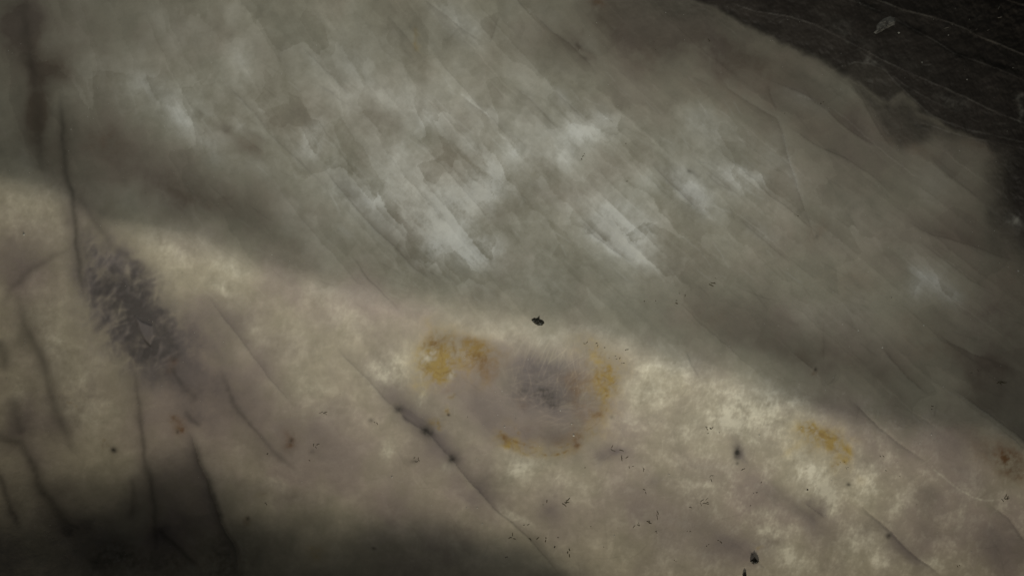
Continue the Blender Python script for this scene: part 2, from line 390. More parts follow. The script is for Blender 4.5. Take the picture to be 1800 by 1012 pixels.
# smoky, purplish patches, and shade painted in with the same colour
SMOKE_SHADE = [(190, 245, 70, 50, 25, .42), (310, 330, 80, 34, 22, .42), (420, 262, 36, 16, 30, .42), (400, 225, 12, 8, 40, .55), (447, 243, 18, 8, 20, .5), (437, 262, 12, 10, 0, .5), (356, 198, 7, 6, 0, .4),
         (470, 330, 60, 30, 40, .25), (260, 65, 34, 20, 20, .3), (490, 95, 40, 24, 20, .25),
         (40, 60, 30, 40, 0, .75), (100, 118, 34, 26, 20, .9), (68, 190, 16, 60, 4, .85), (20, 30, 30, 40, 0, .4), (45, 230, 30, 50, 0, .35), (85, 270, 20, 30, 0, .3),
         (1016, 82, 26, 15, 45, .55), (1032, 104, 22, 12, 50, .5), (960, 80, 60, 50, 30, .25), (1120, 50, 90, 70, 0, 1.0), (1210, 50, 110, 55, 20, .9), (1060, 20, 50, 30, 20, .5), (1150, 130, 60, 30, 20, .25),
         (1290, 130, 40, 30, 40, .3), (1330, 110, 60, 20, 25, .3), (1500, 205, 34, 26, 40, .4), (1350, 180, 26, 30, 40, .22),
         (90, 50, 170, 100, 0, .40), (1740, 560, 130, 90, 10, .45), (1780, 660, 90, 60, 10, .35), (1790, 500, 50, 120, 0, .3), (1470, 645, 120, 34, 15, .25), (1300, 110, 110, 40, 25, .35), (1420, 210, 110, 50, 30, .35), (1560, 270, 90, 50, 30, .3), (1660, 290, 80, 60, 10, .25), (1700, 400, 80, 60, 20, .3), (1500, 330, 70, 40, 30, .2), (390, 365, 110, 34, 20, .55), (270, 300, 90, 50, 25, .3), (945, 320, 40, 34, 0, .2), (1290, 560, 110, 40, 10, .35), (1380, 600, 90, 40, 15, .35), (1500, 640, 90, 30, 15, .3), (1450, 430, 50, 50, 40, .25), (1600, 560, 60, 24, 10, .2),  # shaded band above the ridge and dimmer edges, darkened in colour
         (1700, 640, 80, 34, 15, .35), (1330, 480, 70, 30, 10, .15), (1560, 450, 50, 30, 30, .18), (1650, 400, 70, 26, 30, .15),
         # lower
         (30, 450, 60, 24, -30, .3), (625, 508, 34, 30, 20, .25), (487, 501, 50, 40, 30, .2), (370, 580, 60, 50, 50, .45), (330, 650, 70, 60, 40, .45), (420, 690, 70, 60, 30, .38),
         (540, 780, 80, 60, 10, .35), (700, 700, 40, 26, 30, .35), (350, 740, 90, 40, 10, .35), (820, 690, 60, 30, 10, .25), (560, 560, 30, 60, 40, .2),
         (972, 668, 80, 56, 0, .62), (955, 685, 50, 36, 0, .34), (980, 705, 44, 22, 10, .34), (900, 640, 50, 26, 10, .25), (990, 750, 60, 30, -10, .4), (860, 720, 60, 30, 10, .25), (815, 605, 34, 18, 10, .4),
         (840, 750, 60, 20, 10, .2), (950, 765, 60, 20, 10, .3), (760, 790, 60, 24, 45, .45), (720, 740, 40, 24, 40, .35), (840, 880, 50, 20, 45, .35), (700, 860, 90, 40, 20, .25), (1080, 797, 26, 12, 20, .55), (1055, 805, 20, 10, 40, .35), (1155, 845, 22, 14, 0, .35), (975, 905, 26, 20, 0, .4),
         (1130, 870, 60, 40, 10, .28), (1000, 800, 70, 20, 0, .2), (1210, 935, 90, 44, 10, .42), (1360, 865, 40, 22, 20, .45), (1430, 920, 50, 24, 38, .45), (1420, 895, 30, 16, 40, .4), (1290, 960, 50, 30, 20, .4),
         (1240, 830, 40, 20, 0, .25), (1480, 740, 60, 20, 30, .25), (1600, 740, 80, 40, 35, .4), (1680, 820, 60, 30, 40, .4), (1620, 900, 60, 30, 40, .2), (1754, 957, 60, 40, 30, .5), (1600, 960, 40, 16, 40, .3), (1700, 760, 60, 40, 30, .35),
         (1296, 796, 14, 18, 0, .7), (1640, 870, 30, 20, 40, .2),
         (330, 900, 90, 60, 10, .4), (200, 960, 80, 40, 10, .45), (120, 860, 40, 40, 10, .2)]
sk = blobs(SMOKE_SHADE, 1.0)
smoke_shade += np.clip(sk * (0.92 + 0.38 * N_mott + 0.12 * N_grain) * (1 + 0.35 * lower), 0, 1) * 0.9
smoke_shade += np.clip((0.16 + 0.16 * lower) * N_purple + 0.12 * lower * N_cloud + 0.05, 0, 0.45)

# ---------------- rind: dark layered crust at the upper right, plus painted shade on its right edge
RIND = [(1040, -420), (1150, -40), (1227, 6), (1267, 23), (1324, 52), (1368, 74), (1408, 96), (1449, 111), (1469, 121), (1489, 134), (1500, 143), (1536, 166), (1563, 188),
        (1576, 178), (1590, 170), (1605, 184), (1617, 196), (1636, 206), (1660, 222), (1700, 240), (1734, 256), (1752, 278), (1744, 320), (1738, 360),
        (1750, 404), (1780, 436), (1830, 480), (1960, 560), (2360, 700), (2360, -420)]
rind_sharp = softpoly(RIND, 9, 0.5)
rolloff_shade = softpoly(RIND, 55, 0.9)
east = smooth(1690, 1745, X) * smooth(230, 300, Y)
rind_shade = rind_sharp * (1 - east) + rolloff_shade * east  # at the right edge the roll-off shade is put into the crust colour
OLIVE = [(1489, 134), (1520, 180), (1560, 240), (1580, 262), (1640, 240), (1700, 246), (1760, 262), (1700, 236), (1650, 214), (1617, 196), (1590, 169), (1563, 188), (1530, 162)]
olive = softpoly(OLIVE, 14, 0.4)
dusk = softpoly([(1469, 121), (1502, 109), (1529, 111), (1556, 124), (1573, 144), (1604, 172), (1630, 200), (1580, 200), (1540, 180), (1500, 150)], 8, 0.2)
rind_shade = np.clip(rind_shade - 0.10 * dusk, 0, 1)
rind_shade = np.maximum(rind_shade, 0.74 * olive)
rind_shade = np.maximum(rind_shade, 0.50 * softpoly([(1150, -40), (1230, 4), (1330, 52), (1410, 94), (1490, 132), (1530, 190), (1570, 250), (1650, 232), (1710, 250), (1760, 290), (1900, 290), (1900, -300), (1150, -300)], 26, 0.8))
rind_shade = np.maximum(rind_shade, 0.55 * blobs([(1200, 10, 70, 22, 15, 1.0), (1130, 20, 70, 40, 20, .55), (1270, 40, 60, 16, 25, .6)], 0.5).clip(0, 1))
RL = {'a': [(1300, 10), (1328, 20), (1388, 29), (1435, 44), (1489, 72), (1536, 97), (1563, 111), (1603, 131), (1653, 151), (1704, 175), (1754, 198), (1800, 215), (2360, 420)],
      'b': [(1380, -60), (1496, 0), (1522, 10), (1563, 27), (1603, 50), (1647, 74), (1677, 94), (1704, 104), (1737, 114), (1771, 128), (1800, 141), (2360, 380)],
      'c': [(1440, -60), (1543, 0), (1586, 17), (1637, 30), (1670, 40), (1700, 52), (1710, 60), (1744, 74), (1771, 84), (1800, 97), (2360, 340)],
      'd': [(1700, -40), (1771, 0), (1800, 9), (2360, 240)],
      'e': [(1469, 121), (1502, 109), (1529, 111), (1556, 124), (1573, 144), (1602, 172), (1640, 205), (1700, 228), (1800, 250)],
      'f': [(1640, 222), (1704, 243), (1751, 250), (1800, 262), (1900, 290)],
      'g': [(1400, 30), (1470, 62), (1540, 110), (1590, 150), (1640, 178), (1720, 215)]}
rl_str = {'a': .6, 'b': .5, 'c': .7, 'd': .6, 'e': .35, 'f': .35, 'g': .2}
rind_tone = 0.55 * N_cloud + 0.45 * N_mott + 0.22 * N_grain + 0.05 * L_mid
for k, pts in RL.items():
    s = pwin(pts, 40)
    d, sd, al = pdist(pts, s, 0.10)
    m = rind_shade[s] > 0.3
    brk = np.clip(0.30 + 0.9 * gnoise(X[s] / 31 + 5, Y[s] / 31, 301 + ord(k)) + 0.35 * N_grain[s], 0, 1.2)
    pale[s] += m * rl_str[k] * brk * 0.55 * np.exp(-(d / 1.4) ** 2)
    rind_tone[s] += m * rl_str[k] * (0.6 * np.exp(-d / 16) * (sd > 0) - 1.1 * np.exp(-d / 13) * (sd < 0) * (0.4 + brk * 0.6))
    fine_h[s] += m * rl_str[k] * 3.5 * np.exp(-d / 16) * (sd < 0)
for x, y, rx, ry, an, a in [(1520, 8, 22, 5, 28, 1), (1590, 42, 14, 5, 30, 1), (1612, 54, 16, 7, 28, .9), (1690, 99, 18, 6, 22, 1), (1740, 109, 30, 5, 18, .9), (1545, 20, 14, 4, 25, .7),
                            (1660, 84, 30, 4, 30, .6), (1340, 50, 20, 8, 25, .6), (1290, 28, 30, 7, 26, .5), (1440, 104, 26, 7, 25, .6), (1480, 122, 16, 6, 30, .6), (1770, 122, 30, 6, 18, .8),
                            (1625, 198, 16, 4, 22, .7), (1562, 190, 8, 5, 30, .6), (1790, 290, 34, 40, 0, .5), (1620, 221, 14, 4, 5, .5)]:
    dark += blobs([(x, y, rx, ry, an, a)], 0.35)
for x, y, rx, ry, an, a in [(1524, 101, 6, 10, 30, .22), (1540, 106, 12, 4, 10, .2), (1469, 43, 22, 10, 30, .14), (1678, 178, 26, 10, 20, .20), (1785, 390, 14, 12, 0, .30), (1788, 384, 5, 5, 0, .5),
                            (1796, 165, 6, 5, 0, .5), (1797, 190, 5, 14, 0, .4), (1480, 30, 12, 6, 30, .15), (1520, 70, 30, 14, 30, .06), (1600, 115, 60, 12, 25, .06), (1700, 20, 40, 18, 10, .05)]:
    pale += 1.3 * blobs([(x, y, rx, ry, an, a)], 0.8) * np.clip(0.8 + 0.8 * N_grain + 0.4 * N_mott, 0, 2)

# ---------------- cracks: (points, core width, core darkness, halo width, halo darkness, one-sided shade, groove depth)
CRACKS = [
    ([(45, -30), (42, 30), (52, 90), (66, 150), (68, 215), (72, 290), (84, 340)], 7, .38, 18, .24, 0, 3),
    ([(104, 150), (108, 198), (111, 255), (116, 302), (128, 338), (131, 374), (136, 424), (141, 474), (148, 530), (152, 560)], 3.8, .66, 13, .34, 0, 3),
    ([(128, 340), (161, 372), (202, 431), (242, 464), (262, 508)], 5, .35, 12, .22, 0, 2),
    ([(2, 540), (20, 501), (50, 471), (91, 447), (132, 432)], 5, .32, 14, .15, 0, 1.5),
    ([(22, 500), (30, 528), (44, 568), (67, 619), (91, 676), (101, 732), (118, 773), (135, 830)], 7, .55, 20, .25, 0, 3),
    ([(-6, 590), (4, 620), (8, 660)], 8, .6, 16, .2, 0, 2),
    ([(-40, 740), (0, 766), (37, 779), (54, 813), (67, 853), (94, 890), (118, 921), (151, 944), (190, 965)], 7, .7, 18, .30, 0, 4),
    ([(20, 690), (34, 735), (40, 780)], 7, .5, 20, .3, 0, 2),
    ([(-10, 815), (0, 840), (13, 874), (27, 914), (34, 937)], 4, .7, 10, .25, 0, 3),
    ([(228, 620), (240, 680), (249, 739), (255, 800), (265, 847), (269, 907), (272, 960), (276, 1030)], 4.0, .62, 13, .25, 0, 3),
    ([(325, 745), (346, 806), (356, 830), (373, 870), (393, 914), (413, 957), (418, 1030)], 5, .75, 14, .32, 1, 4),
    ([(230, 830), (232, 880), (228, 920)], 4, .35, 10, .15, 0, 1),
    ([(262, 915), (302, 957), (336, 984), (360, 1000)], 4.5, .7, 12, .3, 0, 3),
    ([(316, 679), (330, 690), (349, 706)], 6, .34, 9, .14, 0, 2),
    ([(319, 722), (337, 738), (353, 753)], 4, .34, 7, .12, 0, 2),
    ([(296, 640), (312, 665), (330, 690)], 4, .5, 9, .25, 0, 2),
    ([(380, 630), (398, 672), (417, 726), (437, 746), (480, 790), (540, 840)], 3.2, .42, 9, .15, 0, 2),
    ([(360, 515), (380, 542), (420, 592), (470, 659), (500, 694), (526, 724)], 1.8, .42, 16, .20, -1, 2),
    ([(660, 690), (690, 714), (711, 736), (751, 763), (791, 805), (818, 837), (849, 870), (885, 908)], 2.6, .36, 22, .30, -1, 2),
    ([(800, 816), (849, 870), (869, 894), (902, 921), (936, 954), (963, 984), (1000, 1030)], 1.6, .38, 18, .20, -1, 2),
    ([(590, 610), (625, 645), (660, 682), (694, 719)], 1.6, .40, 9, .18, -1, 2),
    ([(612, 440), (627, 464), (644, 491), (684, 528), (711, 562)], 1.8, .40, 12, .10, -1, 2),
    ([(560, 280), (600, 335), (644, 387), (684, 427), (728, 471), (761, 495), (790, 515)], 2.0, .36, 18, .22, -1, 2.5),
    ([(380, 130), (447, 198), (480, 242), (524, 282), (551, 309), (590, 350)], 2.2, .28, 10, .10, -1, 2),
    ([(527, 80), (584, 134), (620, 175)], 1.8, .20, 12, .12, -1, 2),
    ([(562, 150), (576, 158), (592, 168)], 2.2, .32, 5, .1, 0, 1),
    ([(680, 23), (714, 64), (750, 110)], 2.0, .16, 14, .12, 1, 2),
    ([(735, -8), (780, 26), (835, 67), (862, 82)], 1.8, .18, 12, .12, 1, 2),
    ([(879, 28), (870, 56), (861, 82)], 2, .30, 12, .1, 1, 2),
    ([(929, 14), (973, 57), (1004, 80), (1035, 112), (1052, 140)], 2.0, .30, 12, .18, 1, 2),
    ([(812, 168), (859, 205), (880, 222)], 1.6, .22, 8, .1, 1, 2),
    ([(900, 150), (922, 168), (973, 215), (990, 235)], 1.8, .22, 10, .12, 1, 2),
    ([(862, 141), (889, 178)], 1.6, .2, 7, .1, 1, 2),
    ([(973, 161), (1006, 188), (1030, 210)], 1.6, .22, 7, .1, 1, 2),
    ([(1015, 385), (1040, 410), (1080, 440), (1117, 468)], 1.8, .30, 12, .18, -1, 2),
    ([(1010, 300), (1090, 332), (1160, 300), (1212, 297), (1230, 312)], 1.2, .0, 6, .0, 0, 0),
    ([(1208, 293), (1220, 304), (1232, 313)], 2.6, .50, 6, .2, 0, 1.5),
    ([(1140, 285), (1180, 325), (1215, 358), (1245, 380)], 1.8, .28, 12, .18, -1, 2),
    ([(1235, 300), (1265, 325), (1300, 345)], 1.6, .24, 10, .12, -1, 2),
    ([(1290, 378), (1304, 390), (1341, 421), (1400, 470)], 1.6, .24, 10, .14, -1, 2),
    ([(1250, 97), (1262, 125), (1281, 155), (1320, 182), (1365, 208), (1375, 235), (1388, 285), (1402, 338), (1422, 384), (1435, 427), (1459, 468)], 1.8, .30, 10, .16, 1, 2),
    ([(1340, 130), (1355, 144), (1415, 168), (1455, 195), (1489, 228), (1536, 255), (1570, 285)], 1.5, .24, 16, .20, -1, 2.5),
    ([(1348, 144), (1356, 172), (1368, 202)], 1.8, .20, 8, .1, 1, 2),
    ([(1372, 216), (1442, 259), (1486, 279), (1536, 312), (1590, 360)], 1.6, .26, 16, .16, -1, 2.5),
    ([(1487, 132), (1510, 165), (1530, 200), (1550, 235), (1578, 272)], 1.6, .30, 10, .20, -1, 3),
    ([(1630, 270), (1670, 310), (1740, 365)], 1.6, .24, 12, .15, -1, 2),
    ([(1586, 384), (1640, 412), (1700, 428), (1800, 466)], 1.8, .26, 18, .20, -1, 2.5),
    ([(1610, 415), (1660, 458), (1704, 491), (1760, 520)], 1.8, .32, 10, .14, -1, 2.5),
    ([(1640, 582), (1674, 605), (1717, 622), (1800, 656)], 1.8, .40, 10, .16, 1, 2.5),
    ([(1543, 602), (1586, 656), (1610, 676), (1640, 700)], 2.0, .50, 12, .22, -1, 2.5),
    ([(1388, 615), (1410, 632), (1434, 650)], 1.6, .42, 8, .16, -1, 2),
    ([(1450, 560), (1448, 600), (1445, 640)], 1.5, .2, 5, .1, 0, 1),
    ([(1480, 560), (1500, 575), (1520, 590)], 1.5, .25, 5, .1, 0, 1),
    ([(1204, 610), (1215, 640), (1235, 672)], 1.6, .26, 8, .1, -1, 1),
    ([(1480, 695), (1512, 719), (1563, 763), (1610, 796), (1643, 823)], 1.9, .52, 11, .20, 1, 3),
    ([(1734, 880), (1771, 907), (1800, 947), (1840, 1000)], 2.2, .55, 11, .20, 1, 3),
    ([(1502, 880), (1536, 910), (1569, 937), (1603, 968), (1637, 994), (1670, 1024)], 2.2, .62, 13, .26, 1, 4),
    ([(1665, 676), (1737, 726), (1800, 773), (1860, 820)], 2.2, .45, 24, .28, -1, 4),
    ([(1412, 880), (1432, 896), (1452, 914)], 2.2, .30, 14, .25, -1, 2),
    ([(1316, 960), (1326, 980), (1352, 1005)], 2.0, .4, 8, .15, 1, 2),
    ([(1500, 700), (1508, 720), (1498, 755)], 1.4, .22, 5, .08, 0, 1),
    ([(1650, 705), (1646, 720), (1643, 740)], 1.4, .40, 6, .1, 0, 1),
]
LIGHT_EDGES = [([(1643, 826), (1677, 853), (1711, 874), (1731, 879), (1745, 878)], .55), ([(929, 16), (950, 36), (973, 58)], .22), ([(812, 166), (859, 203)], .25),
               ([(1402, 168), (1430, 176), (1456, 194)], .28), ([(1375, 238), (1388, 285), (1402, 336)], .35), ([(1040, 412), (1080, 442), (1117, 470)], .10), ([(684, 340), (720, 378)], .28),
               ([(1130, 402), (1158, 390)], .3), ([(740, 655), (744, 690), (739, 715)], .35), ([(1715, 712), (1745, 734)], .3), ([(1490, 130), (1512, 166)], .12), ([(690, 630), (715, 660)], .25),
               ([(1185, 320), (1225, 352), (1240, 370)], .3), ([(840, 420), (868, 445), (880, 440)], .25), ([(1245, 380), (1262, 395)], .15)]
crack_core = []
for pts, w, dk, hw, hd, side, gd in CRACKS:
    R = hw * 5 + 8; gd = gd * 0.55
    s = pwin(pts, R)
    d, sd, al = pdist(pts, s, 0.20 if w < 3 else 0.42)
    px0 = min(p[0] for p in pts)
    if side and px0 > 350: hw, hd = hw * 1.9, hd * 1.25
    if px0 < 420 and w > 3: w, hw, dk, hd = w * 1.35, hw * 1.45, dk * 0.92, hd * 1.8
    elif pts[0][1] < 600 or px0 > 1300: dk *= 0.62
    fade = smooth(0, 0.22, al) * (1 - smooth(0.72, 1.0, al))
    wv = w * (1 + 0.35 * N_mott[s])
    brk = np.clip(0.62 + 0.55 * N_mott[s] + 0.35 * N_grain[s] + 0.35 * gnoise(X[s] / 50, Y[s] / 50, 77), 0.08, 1.3)
    if px0 < 420 and w > 3: brk = np.clip(0.45 + 0.55 * brk, 0, 1.1)
    core = np.exp(-(d / np.maximum(wv, 0.6)) ** 2) * dk * fade * brk
    halo = np.exp(-d / hw) * hd * fade
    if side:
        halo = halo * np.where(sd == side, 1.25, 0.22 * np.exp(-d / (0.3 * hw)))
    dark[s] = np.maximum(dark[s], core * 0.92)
    smoke_shade[s] += halo * (1 - core)
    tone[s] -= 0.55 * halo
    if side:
        milk_sheen[s] += 0.55 * (hd + 0.05) * np.exp(-d / (0.9 * hw)) * (sd == -side) * fade * (milk_sheen[s] + 0.25)
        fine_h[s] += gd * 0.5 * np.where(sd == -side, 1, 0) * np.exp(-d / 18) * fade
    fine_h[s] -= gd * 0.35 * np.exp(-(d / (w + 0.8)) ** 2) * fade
    crack_core.append((s, d, max(1.7, w * 0.75), dk))
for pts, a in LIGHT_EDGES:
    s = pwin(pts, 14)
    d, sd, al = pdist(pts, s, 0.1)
    milk_sheen[s] += a * np.exp(-(d / 1.7) ** 2) * np.clip(0.7 + 0.6 * N_grain[s], 0, 1.4)

# ---------------- feathery dark inclusion at the left
INC = [(140, 440), (165, 415), (205, 420), (250, 455), (275, 505), (305, 555), (328, 612), (318, 655), (286, 678), (240, 668), (205, 640), (182, 600), (155, 568), (142, 530)]
inc = np.clip(softpoly(INC, 46, 1.5) * (0.95 + 0.35 * N_mott), 0, 1)
def strokes(region, ang0, spread, n, seed, lmin, lmax, wmin, wmax, curve=0.3):
    """fine hair-like fibres: returns summed dark and light strokes"""
    out = np.zeros_like(X); r = RW(seed)
    for _ in range(n):
        x, y, rad_x, rad_y = region
        px = x + rad_x * r.uniform(-1, 1); py = y + rad_y * r.uniform(-1, 1)
        a = math.radians(ang0 + r.uniform(-spread, spread)); L = r.uniform(lmin, lmax); b = r.uniform(-curve, curve)
        pts = [(px, py)]
        for k in range(4):
            a += b
            pts.append((pts[-1][0] + L / 4 * math.cos(a), pts[-1][1] + L / 4 * math.sin(a)))
        w = r.uniform(wmin, wmax)
        s = pwin(pts, w * 3 + 2)
        d, _, al = pdist(pts, s, 0.15)
        out[s] += np.exp(-(d / w) ** 2) * r.uniform(0.3, 1.0) * smooth(0, .25, al) * smooth(1, .7, al)
    return out
f_d = strokes((225, 545, 85, 115), -58, 40, 260, 401, 14, 50, 2.4, 6.5)
f_l = strokes((215, 545, 85, 120), -52, 34, 260, 402, 20, 64, 2.0, 5.0)
dk_inc = blobs([(225, 540, 60, 90, -25, .3), (200, 500, 26, 30, 40, .6), (225, 520, 30, 34, 40, .9), (255, 560, 34, 40, 40, .9), (262, 605, 30, 30, 30, .9), (235, 620, 26, 26, 0, .55), (290, 590, 20, 34, 0, .6), (165, 480, 16, 34, 0, .25), (240, 470, 22, 20, 30, .5)], 1.0)
smoke_shade += inc * np.clip(0.45 + 0.25 * dk_inc + 0.2 * N_mott - 0.08 * f_l, 0, 1)
dark = np.maximum(dark, inc ** 1.3 * np.clip(0.16 + 0.32 * dk_inc + 0.16 * f_d * (0.3 + dk_inc) - 0.20 * f_l + 0.10 * N_mott - 0.06, 0, 0.52))
CHIP = [(238, 556), (248, 565), (266, 571), (271, 588), (263, 603), (252, 592), (244, 575)]
chipm = 0.8 * softpoly(CHIP, 3.0, 0.25)
dark *= 1 - chipm; smoke_shade = smoke_shade * (1 - chipm) + 0.92 * chipm
fine_h += 5 * chipm
s = pwin(CHIP, 12); d, _, _ = pdist([(240, 562), (246, 580), (256, 600), (264, 608)], s); dark[s] = np.maximum(dark[s], 0.75 * np.exp(-(d / 3.2) ** 2) * (1 - chipm[s]))

# ---------------- fibrous violet inclusion in the middle
cen = blobs([(968, 680, 96, 84, 0, 1.0)], 0.8, 1.2)
f1 = strokes((965, 690, 70, 45), -85, 22, 110, 411, 30, 70, 0.8, 1.5, 0.08)
f2 = strokes((930, 690, 100, 40), 8, 25, 70, 412, 40, 110, 0.9, 1.9, 0.12)
f3 = strokes((985, 735, 60, 24), -8, 14, 50, 413, 30, 70, 0.9, 1.7, 0.1)
smoke_shade += cen * (0.14 + 0.10 * f1)
f4 = strokes((960, 670, 80, 50), -60, 50, 60, 414, 30, 80, 0.8, 1.5, 0.1)
milk_f = np.clip(cen * (0.10 * f2 + 0.16 * f3 + 0.16 * f4), 0, .3)
dark = np.maximum(dark, np.clip(blobs([(950, 688, 24, 18, 30, .34), (977, 711, 10, 7, 0, .6), (920, 692, 10, 6, 0, .4), (960, 700, 18, 10, 0, .4), (985, 665, 30, 24, 0, .18)], .8) * (0.7 + 0.8 * N_grain), 0, .7))

# ---------------- iron: ochre clouds and rusty threads
IRON = [(882, 762, 18, 12, 20, .55), (905, 776, 18, 10, 15, .5), (930, 786, 16, 8, 10, .35), (965, 796, 22, 8, 0, .45), (998, 786, 18, 9, -20, .4), (1028, 764, 18, 11, -40, .42), (1050, 742, 14, 14, 0, .42), (1064, 715, 12, 18, 0, .45), (1072, 690, 14, 18, 0, .5), (1048, 612, 22, 10, 15, .4), (772, 632, 36, 34, 20, .62), (830, 625, 34, 34, 0, .48), (800, 640, 64, 44, 10, .25), (1072, 655, 26, 34, 20, .35), (1440, 775, 40, 20, 35, .75), (1425, 755, 26, 12, 30, .5), (1000, 770, 80, 20, -5, .22), (905, 770, 34, 12, 10, .3), (1060, 720, 16, 34, 10, .3), (775, 640, 26, 26, 30, .75), (757, 628, 14, 12, 40, .55), (800, 610, 40, 20, 10, .45), (770, 600, 18, 14, 0, .6), (835, 630, 24, 24, 0, .55), (750, 680, 20, 16, 0, .35), (790, 655, 16, 12, 0, .6), (840, 600, 20, 12, 0, .4),
        (1075, 650, 22, 26, 30, .7), (1045, 625, 26, 12, 20, .5), (1085, 670, 16, 20, 0, .55), (1060, 690, 14, 20, 0, .35), (762, 748, 9, 8, 0, .8), (782, 730, 6, 8, 0, .4), (1030, 690, 30, 34, 0, .22),
        (1440, 772, 34, 18, 30, .8), (1432, 760, 26, 13, 35, .75), (1395, 782, 16, 10, 0, .5), (1462, 790, 22, 12, 40, .75), (1468, 818, 16, 7, 0, .6), (1480, 800, 14, 10, 0, .5), (1430, 745, 30, 10, 20, .4),
        (1500, 770, 22, 9, 10, .25), (1480, 830, 20, 20, 0, .28), (736, 60, 4, 9, 0, .5), (738, 84, 4, 6, 0, .5), (736, 72, 7, 22, 0, .2), (564, 974, 10, 11, 0, .75), (437, 910, 7, 7, 0, .5), (465, 882, 7, 5, 0, .3),
        (900, 775, 30, 9, 15, .35), (895, 730, 16, 12, 0, .2), (1020, 600, 24, 8, 0, .15), (800, 575, 40, 10, 0, .18), (1336, 969, 4, 4, 0, .7), (1070, 728, 8, 30, 20, .25), (1510, 850, 8, 10, 0, .25), (120, 690, 40, 20, 0, .12),
        (850, 680, 20, 18, 0, .2)]
t1 = strokes((795, 628, 62, 40), 60, 70, 70, 421, 12, 34, 0.9, 2.4, 0.5) + strokes((1062, 655, 36, 50), 60, 70, 50, 422, 10, 30, 0.9, 2.2, 0.5) \
   + strokes((1445, 780, 46, 40), 40, 50, 50, 423, 10, 34, 0.9, 2.4, 0.4) + strokes((960, 775, 90, 20), 0, 40, 40, 424, 12, 36, 0.8, 1.8, 0.4)
iron_b = blobs(IRON, 1.3)
iron = np.clip(0.20 * np.clip(iron_b, 0, 1) + 0.62 * iron_b * np.clip(0.50 + 0.85 * N_mott + 0.60 * N_grain, 0.02, 2) + 0.16 * t1 * np.clip(iron_b, 0, 1), 0, 0.95) * 0.92
RUST = [(890, 765, 12, 7, 20, .5), (1012, 774, 12, 8, -20, .5), (1056, 736, 10, 10, 0, .4), (1020, 745, 20, 14, -30, .22), (960, 790, 20, 6, 0, .25), (1022, 690, 20, 40, 10, .34), (1042, 720, 20, 26, 30, .28), (1000, 762, 34, 14, -10, .30), (935, 745, 30, 14, 0, .22), (890, 640, 14, 20, 0, .12), (862, 655, 16, 26, 0, .2), (305, 754, 16, 14, 40, .75), (312, 762, 5, 9, 20, .8), (296, 745, 7, 5, 0, .6), (514, 773, 14, 11, -40, 1.0), (437, 909, 8, 7, 0, .8), (1765, 806, 50, 34, 25, .5), (800, 612, 56, 26, 10, .28), (845, 640, 24, 30, 0, .42), (765, 605, 20, 18, 0, .25), (1075, 660, 16, 30, 10, .2), (1438, 766, 30, 12, 35, .3), (185, 778, 4, 10, 20, .35), (1047, 6, 16, 12, 30, .7), (1771, 806, 36, 22, 30, .6), (1755, 790, 24, 14, 0, .35),
        (1790, 830, 26, 18, 20, .4), (1768, 800, 14, 7, 0, .3), (295, 642, 10, 14, 30, .5), (885, 766, 12, 7, 20, .5), (1010, 774, 12, 8, -20, .5), (1050, 735, 8, 6, 0, .4), (923, 706, 10, 6, 0, .35), (757, 752, 8, 9, 0, .3), (1015, 690, 14, 26, 0, .30), (1040, 670, 14, 24, 0, .18),
        (770, 602, 12, 10, 30, .35), (835, 600, 22, 12, 0, .3), (842, 650, 16, 16, 0, .3), (790, 692, 14, 8, 0, .3), (1434, 649, 4, 5, 0, .5), (1715, 770, 40, 24, 20, .2), (1230, 560, 60, 24, 10, .15), (1620, 600, 60, 30, 20, .18), (1480, 490, 60, 24, 10, .12),
        (190, 250, 40, 30, 0, .22), (430, 255, 26, 16, 20, .2), (1590, 250, 60, 14, 18, .3), (1720, 260, 40, 8, 18, .3), (1260, 160, 60, 30, 30, .15), (1440, 400, 16, 26, 20, .25), (138, 716, 8, 4, 20, .3)]
rust = np.clip(0.75 * blobs(RUST, 1.0) * (0.8 + 0.55 * N_mott + 0.45 * N_grain) + 0.20 * t1 * np.clip(iron_b, 0, 1), 0, 1)
